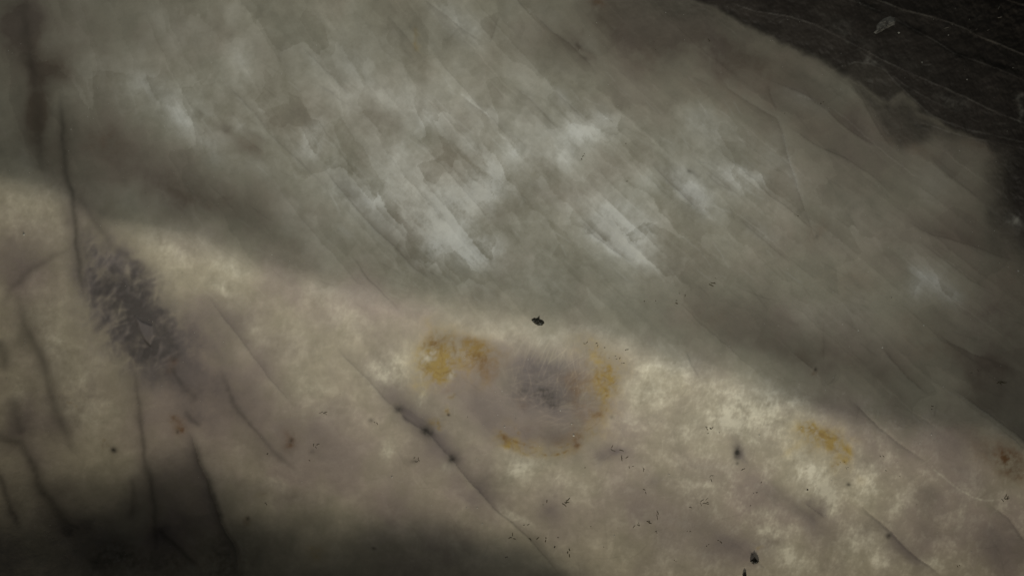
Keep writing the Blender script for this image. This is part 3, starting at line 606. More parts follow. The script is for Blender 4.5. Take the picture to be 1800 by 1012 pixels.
THREADS = [  # (points, width, iron, rust)
    ([(735, 622), (745, 632), (757, 645), (770, 656), (785, 662)], 2.2, .9, .35), ([(768, 648), (776, 640), (778, 628), (772, 616), (765, 600), (757, 588)], 2.6, .8, .35),
    ([(765, 660), (780, 655), (793, 652), (798, 668), (795, 672)], 2.0, .9, .35), ([(752, 612), (764, 614), (776, 606), (790, 610)], 2.6, .7, .4), ([(826, 618), (842, 622), (853, 632), (856, 640), (850, 650), (838, 654)], 2.0, .6, .55),
    ([(842, 612), (856, 618), (862, 630), (856, 640)], 1.8, .5, .45), ([(830, 655), (843, 660), (852, 650)], 1.8, .5, .4), ([(792, 654), (800, 660), (806, 666)], 1.6, .9, .2),
    ([(871, 758), (884, 764), (896, 769), (906, 775), (919, 778), (931, 784), (944, 784)], 2.0, .7, .5), ([(875, 752), (886, 768), (900, 774)], 2.6, .6, .5), ([(902, 744), (904, 752), (910, 758), (914, 766)], 1.4, .5, .55),
    ([(940, 792), (955, 797), (973, 799), (990, 794), (1004, 786)], 1.7, .6, .45), ([(975, 786), (990, 784), (1004, 776)], 1.4, .5, .35), ([(1004, 770), (1024, 760), (1040, 752), (1053, 742), (1060, 730)], 1.8, .5, .45),
    ([(1058, 735), (1066, 722), (1068, 706)], 1.5, .5, .4), ([(1063, 684), (1067, 690), (1067, 700)], 2.0, .9, .6), ([(1028, 612), (1044, 618), (1058, 626)], 1.4, .6, .15), ([(1034, 606), (1050, 610), (1064, 618)], 1.3, .6, .1),
    ([(1066, 640), (1078, 650), (1084, 664)], 2.0, .7, .2), ([(1416, 748), (1434, 758), (1444, 772)], 3.0, .7, .35), ([(1452, 818), (1462, 822), (1466, 812), (1474, 818), (1482, 811)], 1.7, .8, .35),
    ([(1452, 780), (1466, 792), (1478, 798)], 2.2, .6, .3), ([(293, 748), (302, 742), (310, 748), (314, 760), (310, 772)], 1.8, .2, .6), ([(114, 704), (128, 709), (138, 716)], 1.8, .2, .45), ([(1470, 766), (1486, 768), (1500, 772)], 1.4, .4, .25),
    ([(760, 742), (768, 740), (774, 750), (770, 760)], 1.8, .7, .3), ([(183, 768), (188, 778), (194, 786)], 2, .2, .4), ([(780, 726), (786, 722), (788, 732)], 1.6, .5, .3), ([(803, 692), (796, 700), (784, 700)], 1.6, .4, .3)]
threads = []
for pts, w, fi, fr in THREADS:
    s = pwin(pts, 16)
    d, _, al = pdist(pts, s, 0.2)
    k = np.clip(0.45 + 0.9 * N_grain[s] + 0.4 * N_mott[s], 0.0, 1.1) * smooth(0, .25, al) * smooth(1, .75, al)
    iron[s] = np.maximum(iron[s], fi * k * np.exp(-(d / (w + 2.4)) ** 2))
    rust[s] = np.maximum(rust[s], fr * k * np.exp(-(d / w) ** 2))
    threads.append((s, d, w + 1.2))
milk_sheen += blobs([(751, 628, 5, 10, -40, .75), (794, 660, 5, 8, 20, .8), (1063, 692, 3, 6, 0, .5), (762, 622, 8, 6, 30, .3)], 0.3)
iron *= 1 - 0.7 * np.clip(blobs([(751, 628, 5, 10, -40, 1), (794, 660, 5, 8, 20, 1)], 0.3), 0, 1)

rust = np.clip(rust + upper * (0.07 * tan * (1 + 0.6 * N_cloud) + np.clip(0.06 * N_big + 0.03, 0, 0.12)), 0, 1)
# dark spots inside the stone
SPOTS = [(699, 719, 10, 9, 30, .62), (750, 761, 13, 9, 45, 1.0), (793, 806, 10, 9, 30, .75), (650, 739, 5, 5, 0, .6), (1294, 797, 5, 9, 10, .85), (1297, 790, 7, 9, 0, .4), (1294, 814, 3, 3, 0, .6), (1490, 853, 4, 3, 0, .7), (1561, 942, 6, 5, 0, .8),
         (202, 790, 6, 5, 20, .95), (437, 909, 4, 4, 0, .6), (788, 730, 2.4, 2.4, 0, .8), (1434, 648, 2.5, 4, 0, .7), (727, 810, 9, 5, 0, .35), (655, 964, 4, 3, 0, .6), (512, 773, 4, 5, 20, .5), (550, 792, 6, 4, 0, .3), (310, 760, 3, 4, 0, .5),
         (1212, 299, 5, 3, 30, .4), (1016, 82, 6, 4, 30, .4), (1028, 105, 7, 3, 40, .4), (1075, 735, 4, 4, 0, .3), (1436, 415, 4, 6, 0, .35), (170, 985, 16, 8, 0, .6), (150, 930, 20, 14, 40, .4), (120, 935, 14, 12, 0, .5)]
sp = blobs(SPOTS, 0.25)
dark = np.maximum(dark, np.clip(sp * (0.95 + 0.4 * N_grain), 0, 0.97))
# broken pale grains in the lower left corner
cr = blobs([(190, 992, 26, 18, -20, .8), (215, 985, 16, 8, -30, .5), (336, 998, 4, 9, -30, .7), (300, 1003, 8, 5, 0, .3), (235, 1000, 20, 8, 0, .4)], 0.8)
pale += np.clip(cr * (0.2 + 0.7 * N_grain + 0.5 * N_mott), 0, .6)
dark = np.maximum(dark, np.clip(blobs([(200, 985, 50, 26, 0, .45), (395, 985, 40, 50, 10, .4), (290, 985, 50, 30, 0, .3)], 0.9) * (0.8 - 0.8 * N_grain), 0, .6))

# sparse tiny pits and bright flecks
hs = gnoise(X / 4.3, Y / 4.3, 501) * 0.6 + gnoise(X / 7.0, Y / 7.0, 502) * 0.5
dark = np.maximum(dark, 0.55 * smooth(0.76, 0.92, hs) * np.clip(0.4 + 0.6 * N_cloud, 0, 1))

flk = gnoise(X / 3.4, Y / 3.4, 511) * 0.6 + gnoise(X / 6.1, Y / 6.1, 512) * 0.5
milk_sheen += 0.30 * smooth(0.62, 0.95, flk) * np.clip(0.35 + 0.7 * N_cloud, 0, 1) * (0.5 + 0.5 * lower)
hair = strokes((1250, 820, 560, 180), 40, 60, 160, 431, 14, 60, 0.7, 1.3, 0.35) + strokes((900, 300, 600, 220), 40, 14, 130, 432, 20, 90, 0.7, 1.4, 0.10) + strokes((1600, 480, 180, 200), 36, 16, 50, 433, 20, 90, 0.7, 1.3, 0.10)
tone -= 0.30 * hair
hair2 = strokes((1250, 820, 560, 180), 60, 70, 160, 434, 8, 34, 0.7, 1.5, 0.35) + strokes((860, 320, 560, 200), 42, 16, 140, 435, 14, 60, 0.8, 1.6, 0.10)
milk_sheen += 0.20 * hair2
for a in (milk_sheen, smoke_shade, iron, rust, dark, pale, rind_shade):
    np.clip(a, 0, 1, out=a)
smoke_shade -= milk_f * 1.2; slate_f = milk_f
smoke_shade.clip(0, 1, out=smoke_shade)
inclear = np.clip(1 - rind_shade * 1.6, 0, 1)
milk_sheen *= inclear; smoke_shade *= (1 - 0.8 * rind_shade)
tone = np.clip(tone * (1 - rind_shade) + rind_tone * rind_shade, -1.3, 1.3)

# ------------------------------------------------------------------ world positions
fine_h += (0.8 * LAM2 + 0.3 * LAM1) * upper * (1 - rind_shade) + 0.35 * N_mott + 0.10 * N_grain * smooth(300, 900, X) + rind_shade * (3.0 * N_mott + 0.9 * N_grain)
hz = (HH + fine_h * 0.55) * PX
persp = (CAM_Z - hz) / CAM_Z
VX = (X - 900) * PX * persp
VY = (506 - Y) * PX * persp
VZ = Z0 + hz

def surf(px, py, lift=0.0):
    j = np.interp(py, ay, np.arange(H)); i = np.interp(px, ax, np.arange(W))
    g = lambda A: float(bilin(A, np.array([i]), np.array([j]))[0])
    return Vector((g(VX), g(VY), g(VZ) + lift))

# ------------------------------------------------------------------ materials
def nodes(name):
    m = bpy.data.materials.new(name); m.use_nodes = True
    nt = m.node_tree; nt.nodes.clear()
    o = nt.nodes.new('ShaderNodeOutputMaterial'); b = nt.nodes.new('ShaderNodeBsdfPrincipled')
    nt.links.new(b.outputs[0], o.inputs[0])
    return m, nt, b

def stone_material():
    m, nt, b = nodes("feldspar")
    L = nt.links.new
    def attr(n):
        a = nt.nodes.new('ShaderNodeAttribute'); a.attribute_name = n
        sp_ = nt.nodes.new('ShaderNodeSeparateColor'); L(a.outputs['Color'], sp_.inputs[0])
        return list(sp_.outputs) + [a.outputs['Alpha']]
    m1 = attr("mineral_a"); m2 = attr("mineral_b"); m3 = attr("mineral_c")
    def rgb(c):
        n = nt.nodes.new('ShaderNodeRGB'); n.outputs[0].default_value = (*c, 1); return n.outputs[0]
    def mix(f, a, c, mode='MIX'):
        n = nt.nodes.new('ShaderNodeMix'); n.data_type = 'RGBA'; n.blend_type = mode; n.clamp_factor = True
        if isinstance(f, float): n.inputs[0].default_value = f
        else: L(f, n.inputs[0])
        L(a, n.inputs[6]); L(c, n.inputs[7]); return n.outputs[2]
    def math_(op, a, c=None, v=None):
        n = nt.nodes.new('ShaderNodeMath'); n.operation = op; L(a, n.inputs[0])
        if c is not None: L(c, n.inputs[1])
        if v is not None: n.inputs[1].default_value = v
        return n.outputs[0]
    tc = nt.nodes.new('ShaderNodeTexCoord')
    def noise(scale, detail, rough=0.6):
        n = nt.nodes.new('ShaderNodeTexNoise'); n.inputs['Scale'].default_value = scale
        n.inputs['Detail'].default_value = detail; n.inputs['Roughness'].default_value = rough
        L(tc.outputs['Object'], n.inputs['Vector']); return n.outputs[0]
    grain = noise(2600, 3, 0.7); soft = noise(420, 4, 0.6)
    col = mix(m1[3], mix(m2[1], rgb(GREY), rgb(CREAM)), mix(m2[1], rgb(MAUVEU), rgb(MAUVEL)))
    # cloudiness of the feldspar
    t = math_('MULTIPLY_ADD', m3[0]); t.node.inputs[1].default_value = TONE_GAIN * 2; t.node.inputs[2].default_value = 1.0 - TONE_GAIN
    g = math_('MULTIPLY_ADD', grain); g.node.inputs[1].default_value = 0.16; g.node.inputs[2].default_value = 0.92
    g2 = math_('MULTIPLY_ADD', soft); g2.node.inputs[1].default_value = 0.24; g2.node.inputs[2].default_value = 0.88
    col = mix(m1[0], col, mix(m2[1], rgb(MILK_SHEENC), rgb(MILKL)))
    col = mix(m1[1], col, mix(m2[1], rgb(SMOKE_SHADEU), rgb(SMOKEC)))
    col = mix(m2[3], col, rgb(SLATEC))
    col = mix(m1[2], col, rgb(IRONC))
    col = mix(m2[0], col, rgb(RUSTC))
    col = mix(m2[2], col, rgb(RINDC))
    t = math_('MULTIPLY', math_('MULTIPLY', t, g), g2)
    cc = nt.nodes.new('ShaderNodeCombineColor'); [L(t, cc.inputs[i]) for i in range(3)]
    col = mix(1.0, col, cc.outputs[0], 'MULTIPLY')
    col = mix(m3[2], col, rgb(PALEC))
    col = mix(m3[1], col, rgb(DARKC))
    L(col, b.inputs['Base Color'])
    r = math_('MULTIPLY_ADD', soft); r.node.inputs[1].default_value = 0.3; r.node.inputs[2].default_value = 0.38
    L(r, b.inputs['Roughness'])
    b.inputs['Specular IOR Level'].default_value = 0.22
    bp = nt.nodes.new('ShaderNodeBump'); bp.inputs['Strength'].default_value = 0.10; bp.inputs['Distance'].default_value = 0.0002
    L(grain, bp.inputs['Height']); L(bp.outputs[0], b.inputs['Normal'])
    return m
GREY = (0.338, 0.328, 0.266); CREAM = (0.445, 0.408, 0.318); MAUVEU = (0.322, 0.294, 0.248); MAUVEL = (0.400, 0.342, 0.300); MILK_SHEENC = (0.63, 0.645, 0.62); MILKL = (0.72, 0.69, 0.57); SMOKEC = (0.190, 0.164, 0.158); SMOKE_SHADEU = (0.160, 0.136, 0.108)
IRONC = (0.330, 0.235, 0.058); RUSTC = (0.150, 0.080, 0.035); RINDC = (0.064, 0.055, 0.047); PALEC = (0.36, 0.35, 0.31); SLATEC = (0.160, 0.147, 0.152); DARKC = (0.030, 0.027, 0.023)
TONE_GAIN = 0.39
STONE = stone_material()

def plain(name, c, rough=0.6, scale=1500, amp=0.5, spec=0.3):
    m, nt, b = nodes(name); L = nt.links.new
    tc = nt.nodes.new('ShaderNodeTexCoord'); n = nt.nodes.new('ShaderNodeTexNoise')
    n.inputs['Scale'].default_value = scale; n.inputs['Detail'].default_value = 4
    L(tc.outputs['Object'], n.inputs['Vector'])
    r = nt.nodes.new('ShaderNodeValToRGB')
    r.color_ramp.elements[0].position = 0.3; r.color_ramp.elements[1].position = 0.7
    r.color_ramp.elements[0].color = (*[v * (1 - amp) for v in c], 1); r.color_ramp.elements[1].color = (*[v * (1 + amp) for v in c], 1)
    L(n.outputs[0], r.inputs[0]); L(r.outputs[0], b.inputs['Base Color'])
    b.inputs['Roughness'].default_value = rough; b.inputs['Specular IOR Level'].default_value = spec
    return m

# ------------------------------------------------------------------ split the surface into its parts
FX = 0.25 * (X[:-1, :-1] + X[1:, :-1] + X[:-1, 1:] + X[1:, 1:]); FY = 0.25 * (Y[:-1, :-1] + Y[1:, :-1] + Y[:-1, 1:] + Y[1:, 1:])
fc = lambda M: M[:-1, :-1]
part = np.zeros((H - 1, W - 1), np.int32)
names = {}
def new(name, parent=None, label=None):
    k = len(names) + 1
    names[k] = (name, parent, label); return k

# cleavage plates between the long cleavage edges
EDGE_PTS = [(70, 190), (136, 424), (480, 242), (600, 140), (684, 427), (714, 64), (835, 67), (922, 168), (1000, 80), (1080, 440), (1210, 355), (1300, 345), (1420, 168), (1486, 279), (1660, 458), (1586, 656), (1700, 620),
            (1563, 763), (1569, 937), (820, 837), (660, 682), (440, 615), (373, 870), (1735, 725), (269, 907)]
ev = sorted(float(bilin(C, np.array([np.interp(x, ax, np.arange(W))]), np.array([np.interp(y, ay, np.arange(H))]))[0]) for x, y in EDGE_PTS)
ed = [ev[0]]
for v in ev[1:]:
    if v - ed[-1] > 34: ed.append(v)
pl = np.searchsorted(ed, fc(C + 2.0 * N_mott))
for k in range(len(ed) + 1):
    if (pl == k).any():
        part[pl == k] = new('cleavage_plate')
def setpart(mask, name, parent=None, label=None):
    k = new(name, parent, label); part[mask] = k; return k

# the crust: a body with its layers as sub-parts
rm = fc(inside(RIND, warp=0.12))
def above(pts):
    return FY < lineval(pts, FX)
crust = setpart(rm, 'dark_crust', None, 'dark grey layered crust along the upper right corner')
lay = [above(RL['a']), above(RL['b']), above(RL['c']), above(RL['d'])]
for i, m in enumerate(lay):
    setpart(rm & m & ~(lay[i + 1] if i < 3 else np.zeros_like(m)), 'crust_layer', crust)

setpart(fc(inc > 0.5), 'dark_inclusion', None, 'feathery dark grey inclusion beside the long dark crack'); inc_id = len(names)
setpart(fc(chipm > 0.4), 'crystal_chip', inc_id)
setpart(fc(cen > 0.55), 'violet_inclusion', None, 'round violet grey fibrous inclusion')
near = lambda x0, y0, x1, y1: (FX > x0) & (FX < x1) & (FY > y0) & (FY < y1)
irn = fc(iron) > 0.40
st = []
st.append(setpart(irn & near(715, 565, 880, 700), 'iron_stain', None, 'ochre stain with rusty threads, left of the violet inclusion'))
st.append(setpart(irn & near(1000, 590, 1115, 720), 'iron_stain', None, 'pale ochre stain on the rim of the violet inclusion'))
st.append(setpart(irn & near(1370, 720, 1520, 840), 'iron_stain', None, 'isolated bright ochre stain in the pale area'))
st.append(setpart((fc(iron) > 0.32) & near(740, 730, 785, 770), 'iron_stain', None, 'small ochre stain beside the dark crack spot'))
st.append(setpart((fc(iron) > 0.4) & near(545, 955, 585, 995), 'iron_stain', None, 'small round ochre stain near the lower shadow'))
st.append(setpart((fc(rust) > 0.30) & near(1725, 770, 1840, 860), 'rust_stain', None, 'dark brown stain at the right edge'))
st.append(setpart((fc(rust) > 0.30) & near(285, 735, 330, 780), 'rust_stain'))
st.append(setpart((fc(rust) > 0.30) & near(495, 755, 535, 792), 'rust_stain'))
st.append(setpart((fc(rust) > 0.30) & near(1020, -20, 1075, 25), 'rust_stain'))
# rusty threads: inside a stain they are its sub-parts
for i, (s, d, w) in enumerate(threads):
    full = np.zeros((H, W), bool); full[s] = d < w
    m = fc(full)
    if m.sum() < 8: continue
    host = {0: 0, 1: 0, 2: 0, 3: 0, 4: 0, 5: 0, 6: 0, 7: 0, 15: 1, 16: 1, 17: 1, 18: 1, 19: 2, 20: 2, 21: 2, 24: 2, 25: 3}.get(i)
    setpart(m, 'rust_thread', st[host] if host is not None else None)
for s, d, w, dk in crack_core:
    if dk < 0.2: continue
    full = np.zeros((H, W), bool); full[s] = d < w
    setpart(fc(full), 'crack')
for x, y, rx, ry, an, a in SPOTS:
    if a >= .5 and rx * ry > 20:
        setpart((((FX - x) / rx) ** 2 + ((FY - y) / ry) ** 2) < 1.0, 'dark_spot')

# ------------------------------------------------------------------ build the stone
root = bpy.data.objects.new("feldspar_specimen", None)
scene.collection.objects.link(root)
root.location = (0, 0, 0)
root.empty_display_size = 0.05
root["label"] = "pale translucent feldspar slab with diagonal cleavage plates, ochre stains and a dark crust"
root["category"] = "mineral"; root["kind"] = "thing"

# shared vertex normals so that the parts join without visible seams
P3 = np.stack([VX, VY, VZ], -1)
du = np.gradient(P3, axis=1); dv = np.gradient(P3, axis=0)
NRM = np.cross(dv, du); NRM /= np.linalg.norm(NRM, axis=-1, keepdims=True)
NRM = NRM.reshape(-1, 3)
co = P3.reshape(-1, 3)
MA = np.stack([milk_sheen, smoke_shade, iron, mauve], -1).reshape(-1, 4)
slate = np.clip(0.85 * inc * (0.80 + 0.25 * N_mott - 0.22 * f_l + 0.12 * f_d + 0.3 * dk_inc) + 0.42 * np.clip(blobs([(972, 672, 72, 56, 0, 1.0)], 0.8), 0, 1) * (0.95 + 0.35 * f1 - 0.3 * f4) - 1.0 * slate_f, 0, 0.9)
MB = np.stack([rust, cream, rind_shade, slate], -1).reshape(-1, 4)
MC = np.stack([np.clip(tone * 0.5 + 0.5, 0, 1), dark, pale, np.ones_like(X)], -1).reshape(-1, 4)
vid = np.arange(H * W).reshape(H, W)
quads = np.stack([vid[1:, :-1], vid[1:, 1:], vid[:-1, 1:], vid[:-1, :-1]], -1).reshape(-1, 4)
pf = part.ravel()
order = np.argsort(pf, kind='stable'); bounds = np.searchsorted(pf[order], np.arange(len(names) + 2))
made = {}
for k, (name, parent, label) in names.items():
    fi = order[bounds[k]:bounds[k + 1]]
    if len(fi) < 3: continue
    q = quads[fi]
    u, inv = np.unique(q, return_inverse=True)
    me = bpy.data.meshes.new(name)
    me.vertices.add(len(u)); me.vertices.foreach_set('co', co[u].ravel().astype(np.float32))
    me.loops.add(q.size); me.loops.foreach_set('vertex_index', inv.ravel().astype(np.int32))
    me.polygons.add(len(q))
    me.polygons.foreach_set('loop_start', np.arange(0, q.size, 4, dtype=np.int32))
    me.update(calc_edges=True)
    for an, M in (("mineral_a", MA), ("mineral_b", MB), ("mineral_c", MC)):
        at = me.attributes.new(an, 'FLOAT_COLOR', 'POINT'); at.data.foreach_set('color', M[u].ravel().astype(np.float32))
    me.polygons.foreach_set('use_smooth', np.ones(len(q), bool))
    me.normals_split_custom_set_from_vertices(NRM[u].astype(np.float32))
    me.materials.append(STONE)
    o = bpy.data.objects.new(name, me); scene.collection.objects.link(o)
    made[k] = o
    o.parent = made.get(parent, root) if parent else root
    if label: o["label"] = label

# sides and underside of the slab
bm = bmesh.new()
rim = [vid[0, i] for i in range(W)] + [vid[j, W - 1] for j in range(1, H)] + [vid[H - 1, i] for i in range(W - 2, -1, -1)] + [vid[j, 0] for j in range(H - 2, 0, -1)]
rim = rim[::6]
top = [bm.verts.new(co[i] - np.array([0, 0, 2e-5])) for i in rim]; bot = [bm.verts.new((co[i][0] * 0.97, co[i][1] * 0.97, 0.0)) for i in rim]
for i in range(len(rim)):
    j = (i + 1) % len(rim)
    bm.faces.new((top[j], top[i], bot[i], bot[j]))
bm.faces.new(bot)
me = bpy.data.meshes.new("underside"); bm.to_mesh(me); bm.free(); me.materials.append(plain("raw_feldspar", (0.25, 0.24, 0.20)))
o = bpy.data.objects.new("underside", me); scene.collection.objects.link(o); o.parent = root

# ------------------------------------------------------------------ dendrites: fine black branching growths on the stone
BLACK = plain("manganese_black", (0.020, 0.018, 0.012), 0.7, 4000, 0.4, 0.2)
SOOT = plain("black_grit", (0.016, 0.016, 0.012), 0.45, 3000, 0.6, 0.5)
BROWN = plain("olive_black", (0.090, 0.078, 0.050), 0.7, 4000, 0.4, 0.2)
def ribbon(bm, pts, w):
    """thin raised thread over the surface through photo-space points"""
    n = len(pts); rows = []
    for k, (x, y) in enumerate(pts):
        a = pts[max(k - 1, 0)]; b = pts[min(k + 1, n - 1)]
        tx, ty = b[0] - a[0], b[1] - a[1]; l = math.hypot(tx, ty) or 1
        nx, ny = -ty / l, tx / l
        ww = w * (0.35 + 0.65 * math.sin(math.pi * (k + 0.5) / n))
        rows.append([bm.verts.new(surf(x + nx * ww, y + ny * ww, -1e-5)), bm.verts.new(surf(x, y, 4e-5 + 2e-5 * w)), bm.verts.new(surf(x - nx * ww, y - ny * ww, -1e-5))])
    for r0, r1 in zip(rows, rows[1:]):
        bm.faces.new((r0[0], r0[1], r1[1], r1[0])); bm.faces.new((r0[1], r0[2], r1[2], r1[1]))

def dendrite(x, y, size, ang, n, seed, w=0.8, mat=None):
    r = random.Random(seed); bm = bmesh.new()
    px, py = x, y
    for b in range(n):
        a = math.radians(ang + r.uniform(-60, 60))
        sx = x + r.uniform(-.6, .6) * size * math.cos(math.radians(ang)) + r.uniform(-.3, .3) * size * .5; sy = y + r.uniform(-.6, .6) * size * math.sin(math.radians(ang)) + r.uniform(-.3, .3) * size * .5
        L = size * r.uniform(0.25, 0.7); pts = [(sx, sy)]
        for k in range(4):
            a += r.uniform(-.6, .6)
            pts.append((pts[-1][0] + L / 4 * math.cos(a), pts[-1][1] + L / 4 * math.sin(a)))
        ribbon(bm, pts, w * r.uniform(0.7, 1.2))
    me = bpy.data.meshes.new("dendrite"); bm.to_mesh(me); bm.free(); me.materials.append(mat or BROWN)
    o = bpy.data.objects.new("dendrite", me); scene.collection.objects.link(o); o.parent = root
    return o
DEN = [(1250, 498, 16, 5, 3, 1.1), (1258, 488, 7, 0, 1, .6), (1186, 529, 9, -20, 2, 1.2), (1152, 530, 5, 0, 1, .9), (1204, 518, 6, 70, 2, .7), (1133, 529, 7, 10, 1, 1.0), (1191, 516, 4, 0, 1, .8),
       (1030, 604, 8, 20, 2, .6), (1048, 606, 9, 30, 2, .7), (1062, 611, 6, 10, 1, .9), (1099, 614, 8, 40, 2, .8), (1084, 629, 10, -50, 3, .6), (1092, 638, 7, 0, 2, .6), (1070, 629, 3, 0, 1, .7),
       (1095, 803, 14, 40, 4, .8), (1108, 818, 8, 20, 2, .7), (1078, 790, 16, -20, 3, .8), (1130, 822, 10, 30, 2, .6), (1028, 822, 5, 70, 1, .8), (990, 884, 14, -40, 5, 1.1), (962, 880, 9, -60, 2, .8), (955, 886, 3, 0, 1, 1.0),
       (1137, 918, 11, -40, 3, 1.1), (1119, 919, 10, 60, 3, .7), (1158, 906, 14, -35, 3, .6), (1154, 930, 7, 80, 2, .6), (897, 944, 10, -30, 3, .9), (936, 947, 12, 5, 3, .9), (959, 949, 8, -60, 2, 1.0), (998, 969, 12, 100, 3, 1.1), (973, 960, 4, 0, 2, 1.6),
       (980, 944, 4, 0, 1, .7), (889, 979, 4, 20, 2, 1.4), (923, 922, 9, 10, 2, .7), (1136, 861, 9, 30, 2, .7), (1244, 751, 12, -10, 4, .8), (1246, 757, 7, 80, 2, .6), (1263, 760, 3, 0, 1, .7), (1236, 884, 14, -15, 5, .6), (1244, 878, 7, 60, 2, .6),
       (1215, 891, 7, 10, 2, .8), (1264, 951, 10, -5, 2, .9), (1244, 957, 5, 0, 2, .7), (1250, 838, 11, -20, 3, .6), (1300, 826, 9, 20, 2, .6), (1327, 866, 5, 0, 2, .7), (1317, 889, 4, 0, 1, .9), (1339, 849, 6, 20, 1, .8),
       (1550, 801, 8, 10, 2, .6), (1557, 827, 6, 80, 2, .5), (1580, 837, 5, 10, 1, .7), (1612, 886, 3, 0, 1, 1.0), (1688, 994, 8, -35, 2, .9), (1768, 878, 16, -5, 5, .8), (1764, 672, 20, 15, 5, .9), (1320, 973, 6, 30, 2, .8), (1420, 859, 4, 0, 2, 1.6),
       (563, 725, 12, -10, 3, .6), (553, 788, 10, -60, 3, .7), (546, 808, 5, 0, 2, .6), (470, 797, 5, 0, 2, .7), (728, 809, 12, -30, 4, .7), (660, 745, 8, 30, 2, .6), (465, 884, 9, 0, 2, .6), (1023, 279, 6, -60, 2, 1.0), (1027, 271, 4, 0, 1, .8),
       (1099, 254, 5, 20, 2, .9), (1151, 74, 3, 0, 1, .8), (1152, 88, 3, 0, 1, .7), (1099, 318, 7, 40, 2, .7), (1243, 70, 6, -50, 2, 1.3), (1444, 181, 5, 40, 2, 1.2), (1379, 199, 3, 0, 1, .9), (1720, 650, 4, 0, 2, .7), (1706, 655, 5, -30, 2, .5),
       (1401, 379, 3, 20, 1, .9), (1566, 522, 4, 0, 1, .8), (1490, 820, 7, 20, 2, .5), (1640, 716, 8, 95, 2, .8), (905, 735, 4, 0, 1, .6), (1480, 812, 6, 0, 2, .5), (600, 690, 5, 30, 1, .6), (820, 730, 5, 30, 1, .5),
       (1186, 985, 7, 20, 2, .7), (1060, 960, 5, 0, 1, .7), (1040, 925, 4, 0, 1, .8), (1210, 935, 6, 40, 2, .6)]
for i, (x, y, sz, an, n, w) in enumerate(DEN):
    dendrite(x, y, sz, an, n, 900 + i, w, BLACK if (w > 1.35) else BROWN)

# ------------------------------------------------------------------ loose grains, flakes and fibres lying on the stone
def lump(name, outline, height, mat, label, cat, group=None, seed=0, rough=0.25):
    """an irregular grain: outline in photo pixels, domed in rings with uneven facets"""
    r = random.Random(seed); bm = bmesh.new()
    n = len(outline); cx = sum(p[0] for p in outline) / n; cy = sum(p[1] for p in outline) / n
    dense = []
    for k in range(n):
        a, b = outline[k], outline[(k + 1) % n]
        for t in (0, 0.5):
            dense.append((a[0] + (b[0] - a[0]) * t + r.uniform(-.35, .35), a[1] + (b[1] - a[1]) * t + r.uniform(-.35, .35)))
    base = surf(cx, cy)
    rings = []
    for f, zf in ((0.96, -0.10), (1.0, 0.25), (0.86, 0.65), (0.55, 0.92), (0.25, 1.0)):
        ring = []
        for (x, y) in dense:
            qx = cx + (x - cx) * f; qy = cy + (y - cy) * f
            p = surf(qx, qy, 0)
            p.z = base.z + (p.z - base.z) * 0.6 + height * PX * zf * (1 + r.uniform(-rough, rough))
            ring.append(bm.verts.new(p))
        rings.append(ring)
    m = len(dense)
    for r0, r1 in zip(rings, rings[1:]):
        for k in range(m):
            bm.faces.new((r0[k], r1[k], r1[(k + 1) % m], r0[(k + 1) % m]))
    bm.faces.new(rings[-1][::-1]); bm.faces.new(rings[0])
    bmesh.ops.recalc_face_normals(bm, faces=bm.faces)
    me = bpy.data.meshes.new(name); bm.to_mesh(me); bm.free(); me.materials.append(mat)
    o = bpy.data.objects.new(name, me); scene.collection.objects.link(o)
    o["label"] = label; o["category"] = cat
    if group: o["group"] = group
    return o
GRIT = "black grit grains lying on the stone"
lump("grit_grain", [(934, 561), (939, 558), (944, 559), (948, 554), (949, 560), (956, 564), (957, 568), (953, 572), (946, 572), (940, 569), (936, 565)], 8, SOOT,
     "large jagged black grit grain alone above the violet inclusion", "grit", GRIT, 1)
lump("grit_grain", [(1318, 985), (1323, 982), (1326, 978), (1329, 982), (1334, 986), (1331, 990), (1325, 991), (1321, 989)], 7, SOOT,
     "black grit grain with a pointed top near the lower edge", "grit", GRIT, 2)
lump("grit_grain", [(1306, 1008), (1309, 1004), (1312, 1007), (1312, 1014), (1308, 1016), (1305, 1012)], 4, SOOT,
     "black grit grain cut off by the lower edge of the picture", "grit", GRIT, 3)
FLAKE = plain("chalky_flake", (0.235, 0.230, 0.210), 0.85, 1500, 0.28, 0.2)
lump("chalk_flake", [(1535, 59), (1541, 52), (1540, 46), (1547, 38), (1553, 33), (1565, 29), (1571, 32), (1574, 37), (1572, 44), (1565, 47), (1558, 50), (1551, 55), (1545, 58), (1539, 61)], 6, FLAKE,
     "pale grey chalky flake lying on the dark crust", "flake", None, 4, 0.35)
LINT = plain("pale_lint", (0.17, 0.16, 0.14), 0.9, 900, 0.3, 0.1)
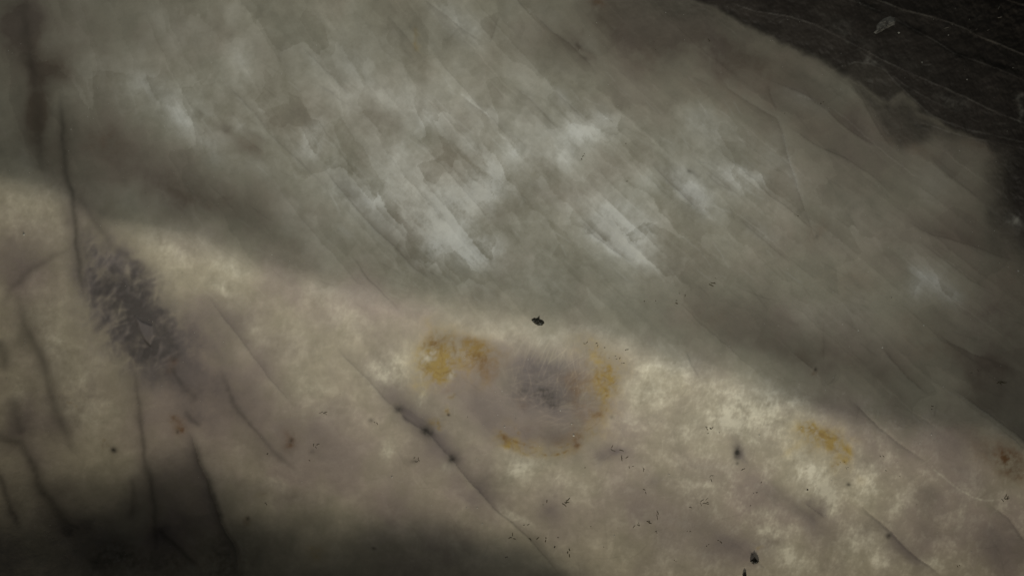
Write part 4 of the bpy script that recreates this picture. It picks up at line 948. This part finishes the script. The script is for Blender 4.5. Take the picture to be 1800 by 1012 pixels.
def fibre(x, y, L, ang, w, label, seed):
    r = random.Random(seed); bm = bmesh.new(); a = math.radians(ang)
    pts = [(x - L / 2 * math.cos(a), y - L / 2 * math.sin(a))]
    for k in range(4):
        a += r.uniform(-.15, .15); pts.append((pts[-1][0] + L / 4 * math.cos(a), pts[-1][1] + L / 4 * math.sin(a)))
    rings = []
    for k, (px, py) in enumerate(pts):
        c = surf(px, py, w * 0.8 * PX); t = Vector((math.cos(a), -math.sin(a), 0)); nn = Vector((-t.y, t.x, 0))
        ww = w * PX * (0.6 if k in (0, 4) else 1)
        rings.append([bm.verts.new(c + nn * ww * math.cos(q) + Vector((0, 0, 1)) * ww * math.sin(q)) for q in (0.5, 1.55, 2.6, 3.65, 4.7, 5.75)])
    for r0, r1 in zip(rings, rings[1:]):
        for q in range(6):
            bm.faces.new((r0[q], r0[(q + 1) % 6], r1[(q + 1) % 6], r1[q]))
    bm.faces.new(rings[0][::-1]); bm.faces.new(rings[-1])
    bmesh.ops.recalc_face_normals(bm, faces=bm.faces)
    me = bpy.data.meshes.new("lint_fibre"); bm.to_mesh(me); bm.free(); me.materials.append(LINT)
    o = bpy.data.objects.new("lint_fibre", me); scene.collection.objects.link(o)
    o["label"] = label; o["category"] = "lint"; o["group"] = "short lint fibres on the dark crust"
fibre(1756, 13, 8, -62, 1.3, "uppermost short pale lint fibre on the dark crust, standing steeply", 1)
fibre(1757, 30, 8, -22, 1.3, "short pale lint fibre just below the steep uppermost one", 2)
fibre(1738, 53, 6, -25, 1.0, "short pale lint fibre just above the crust line, nearest the corner", 3)
fibre(1717, 52, 5, -30, 1.0, "tiny pale lint fibre beside the kink of the crust line", 4)
fibre(1663, 49, 9, -25, 1.0, "pale lint fibre nearest the chalky flake on the dark crust", 5)

# fine pale dust over the face, its glints added as pale specks: too many and too small to count
r = random.Random(77); bm = bmesh.new()
fixed = [(42, 412, 2.6), (985, 721, 1.4), (1005, 745, 1.4), (887, 750, 1.6), (689, 838, 1.5), (1624, 572, 1.6), (1481, 570, 1.2), (1790, 476, 1.8), (1509, 581, 1.5), (1551, 611, 1.6), (1617, 779, 1.1), (1637, 764, 1.2), (1409, 752, 1.2), (1335, 765, 1.4),
         (1176, 834, 1.3), (838, 807, 1.2), (820, 892, 1.2), (839, 892, 1.2), (848, 920, 1.2), (1080, 941, 1.3), (1008, 765, 2.2), (1667, 62, 1.5), (1580, 58, 2.4), (1621, 110, 1.6), (1700, 140, 1.6), (1478, 157, 1.2), (1687, 265, 1.2)]
spots = fixed + [(r.uniform(0, 1800), r.uniform(0, 1012), r.uniform(0.45, 0.85)) for _ in range(420)]
for x, y, q in spots:
    c = surf(x, y, 0.3 * q * PX); q *= PX
    vs = [bm.verts.new(c + Vector((q * r.uniform(.6, 1.2) * math.cos(a), q * r.uniform(.6, 1.2) * math.sin(a), 0))) for a in (0.3, 1.6, 2.9, 4.2, 5.4)]
    tp = bm.verts.new(c + Vector((0, 0, q * .7)))
    for k in range(5): bm.faces.new((vs[k], vs[(k + 1) % 5], tp))
me = bpy.data.meshes.new("dust"); bm.to_mesh(me); bm.free(); me.materials.append(plain("pale_dust_glint", (0.50, 0.50, 0.46), 0.6, 900, 0.2))
o = bpy.data.objects.new("dust", me); scene.collection.objects.link(o)
o["kind"] = "stuff"; o["label"] = "fine pale dust specks and modelled glints scattered over the stone"; o["category"] = "dust"
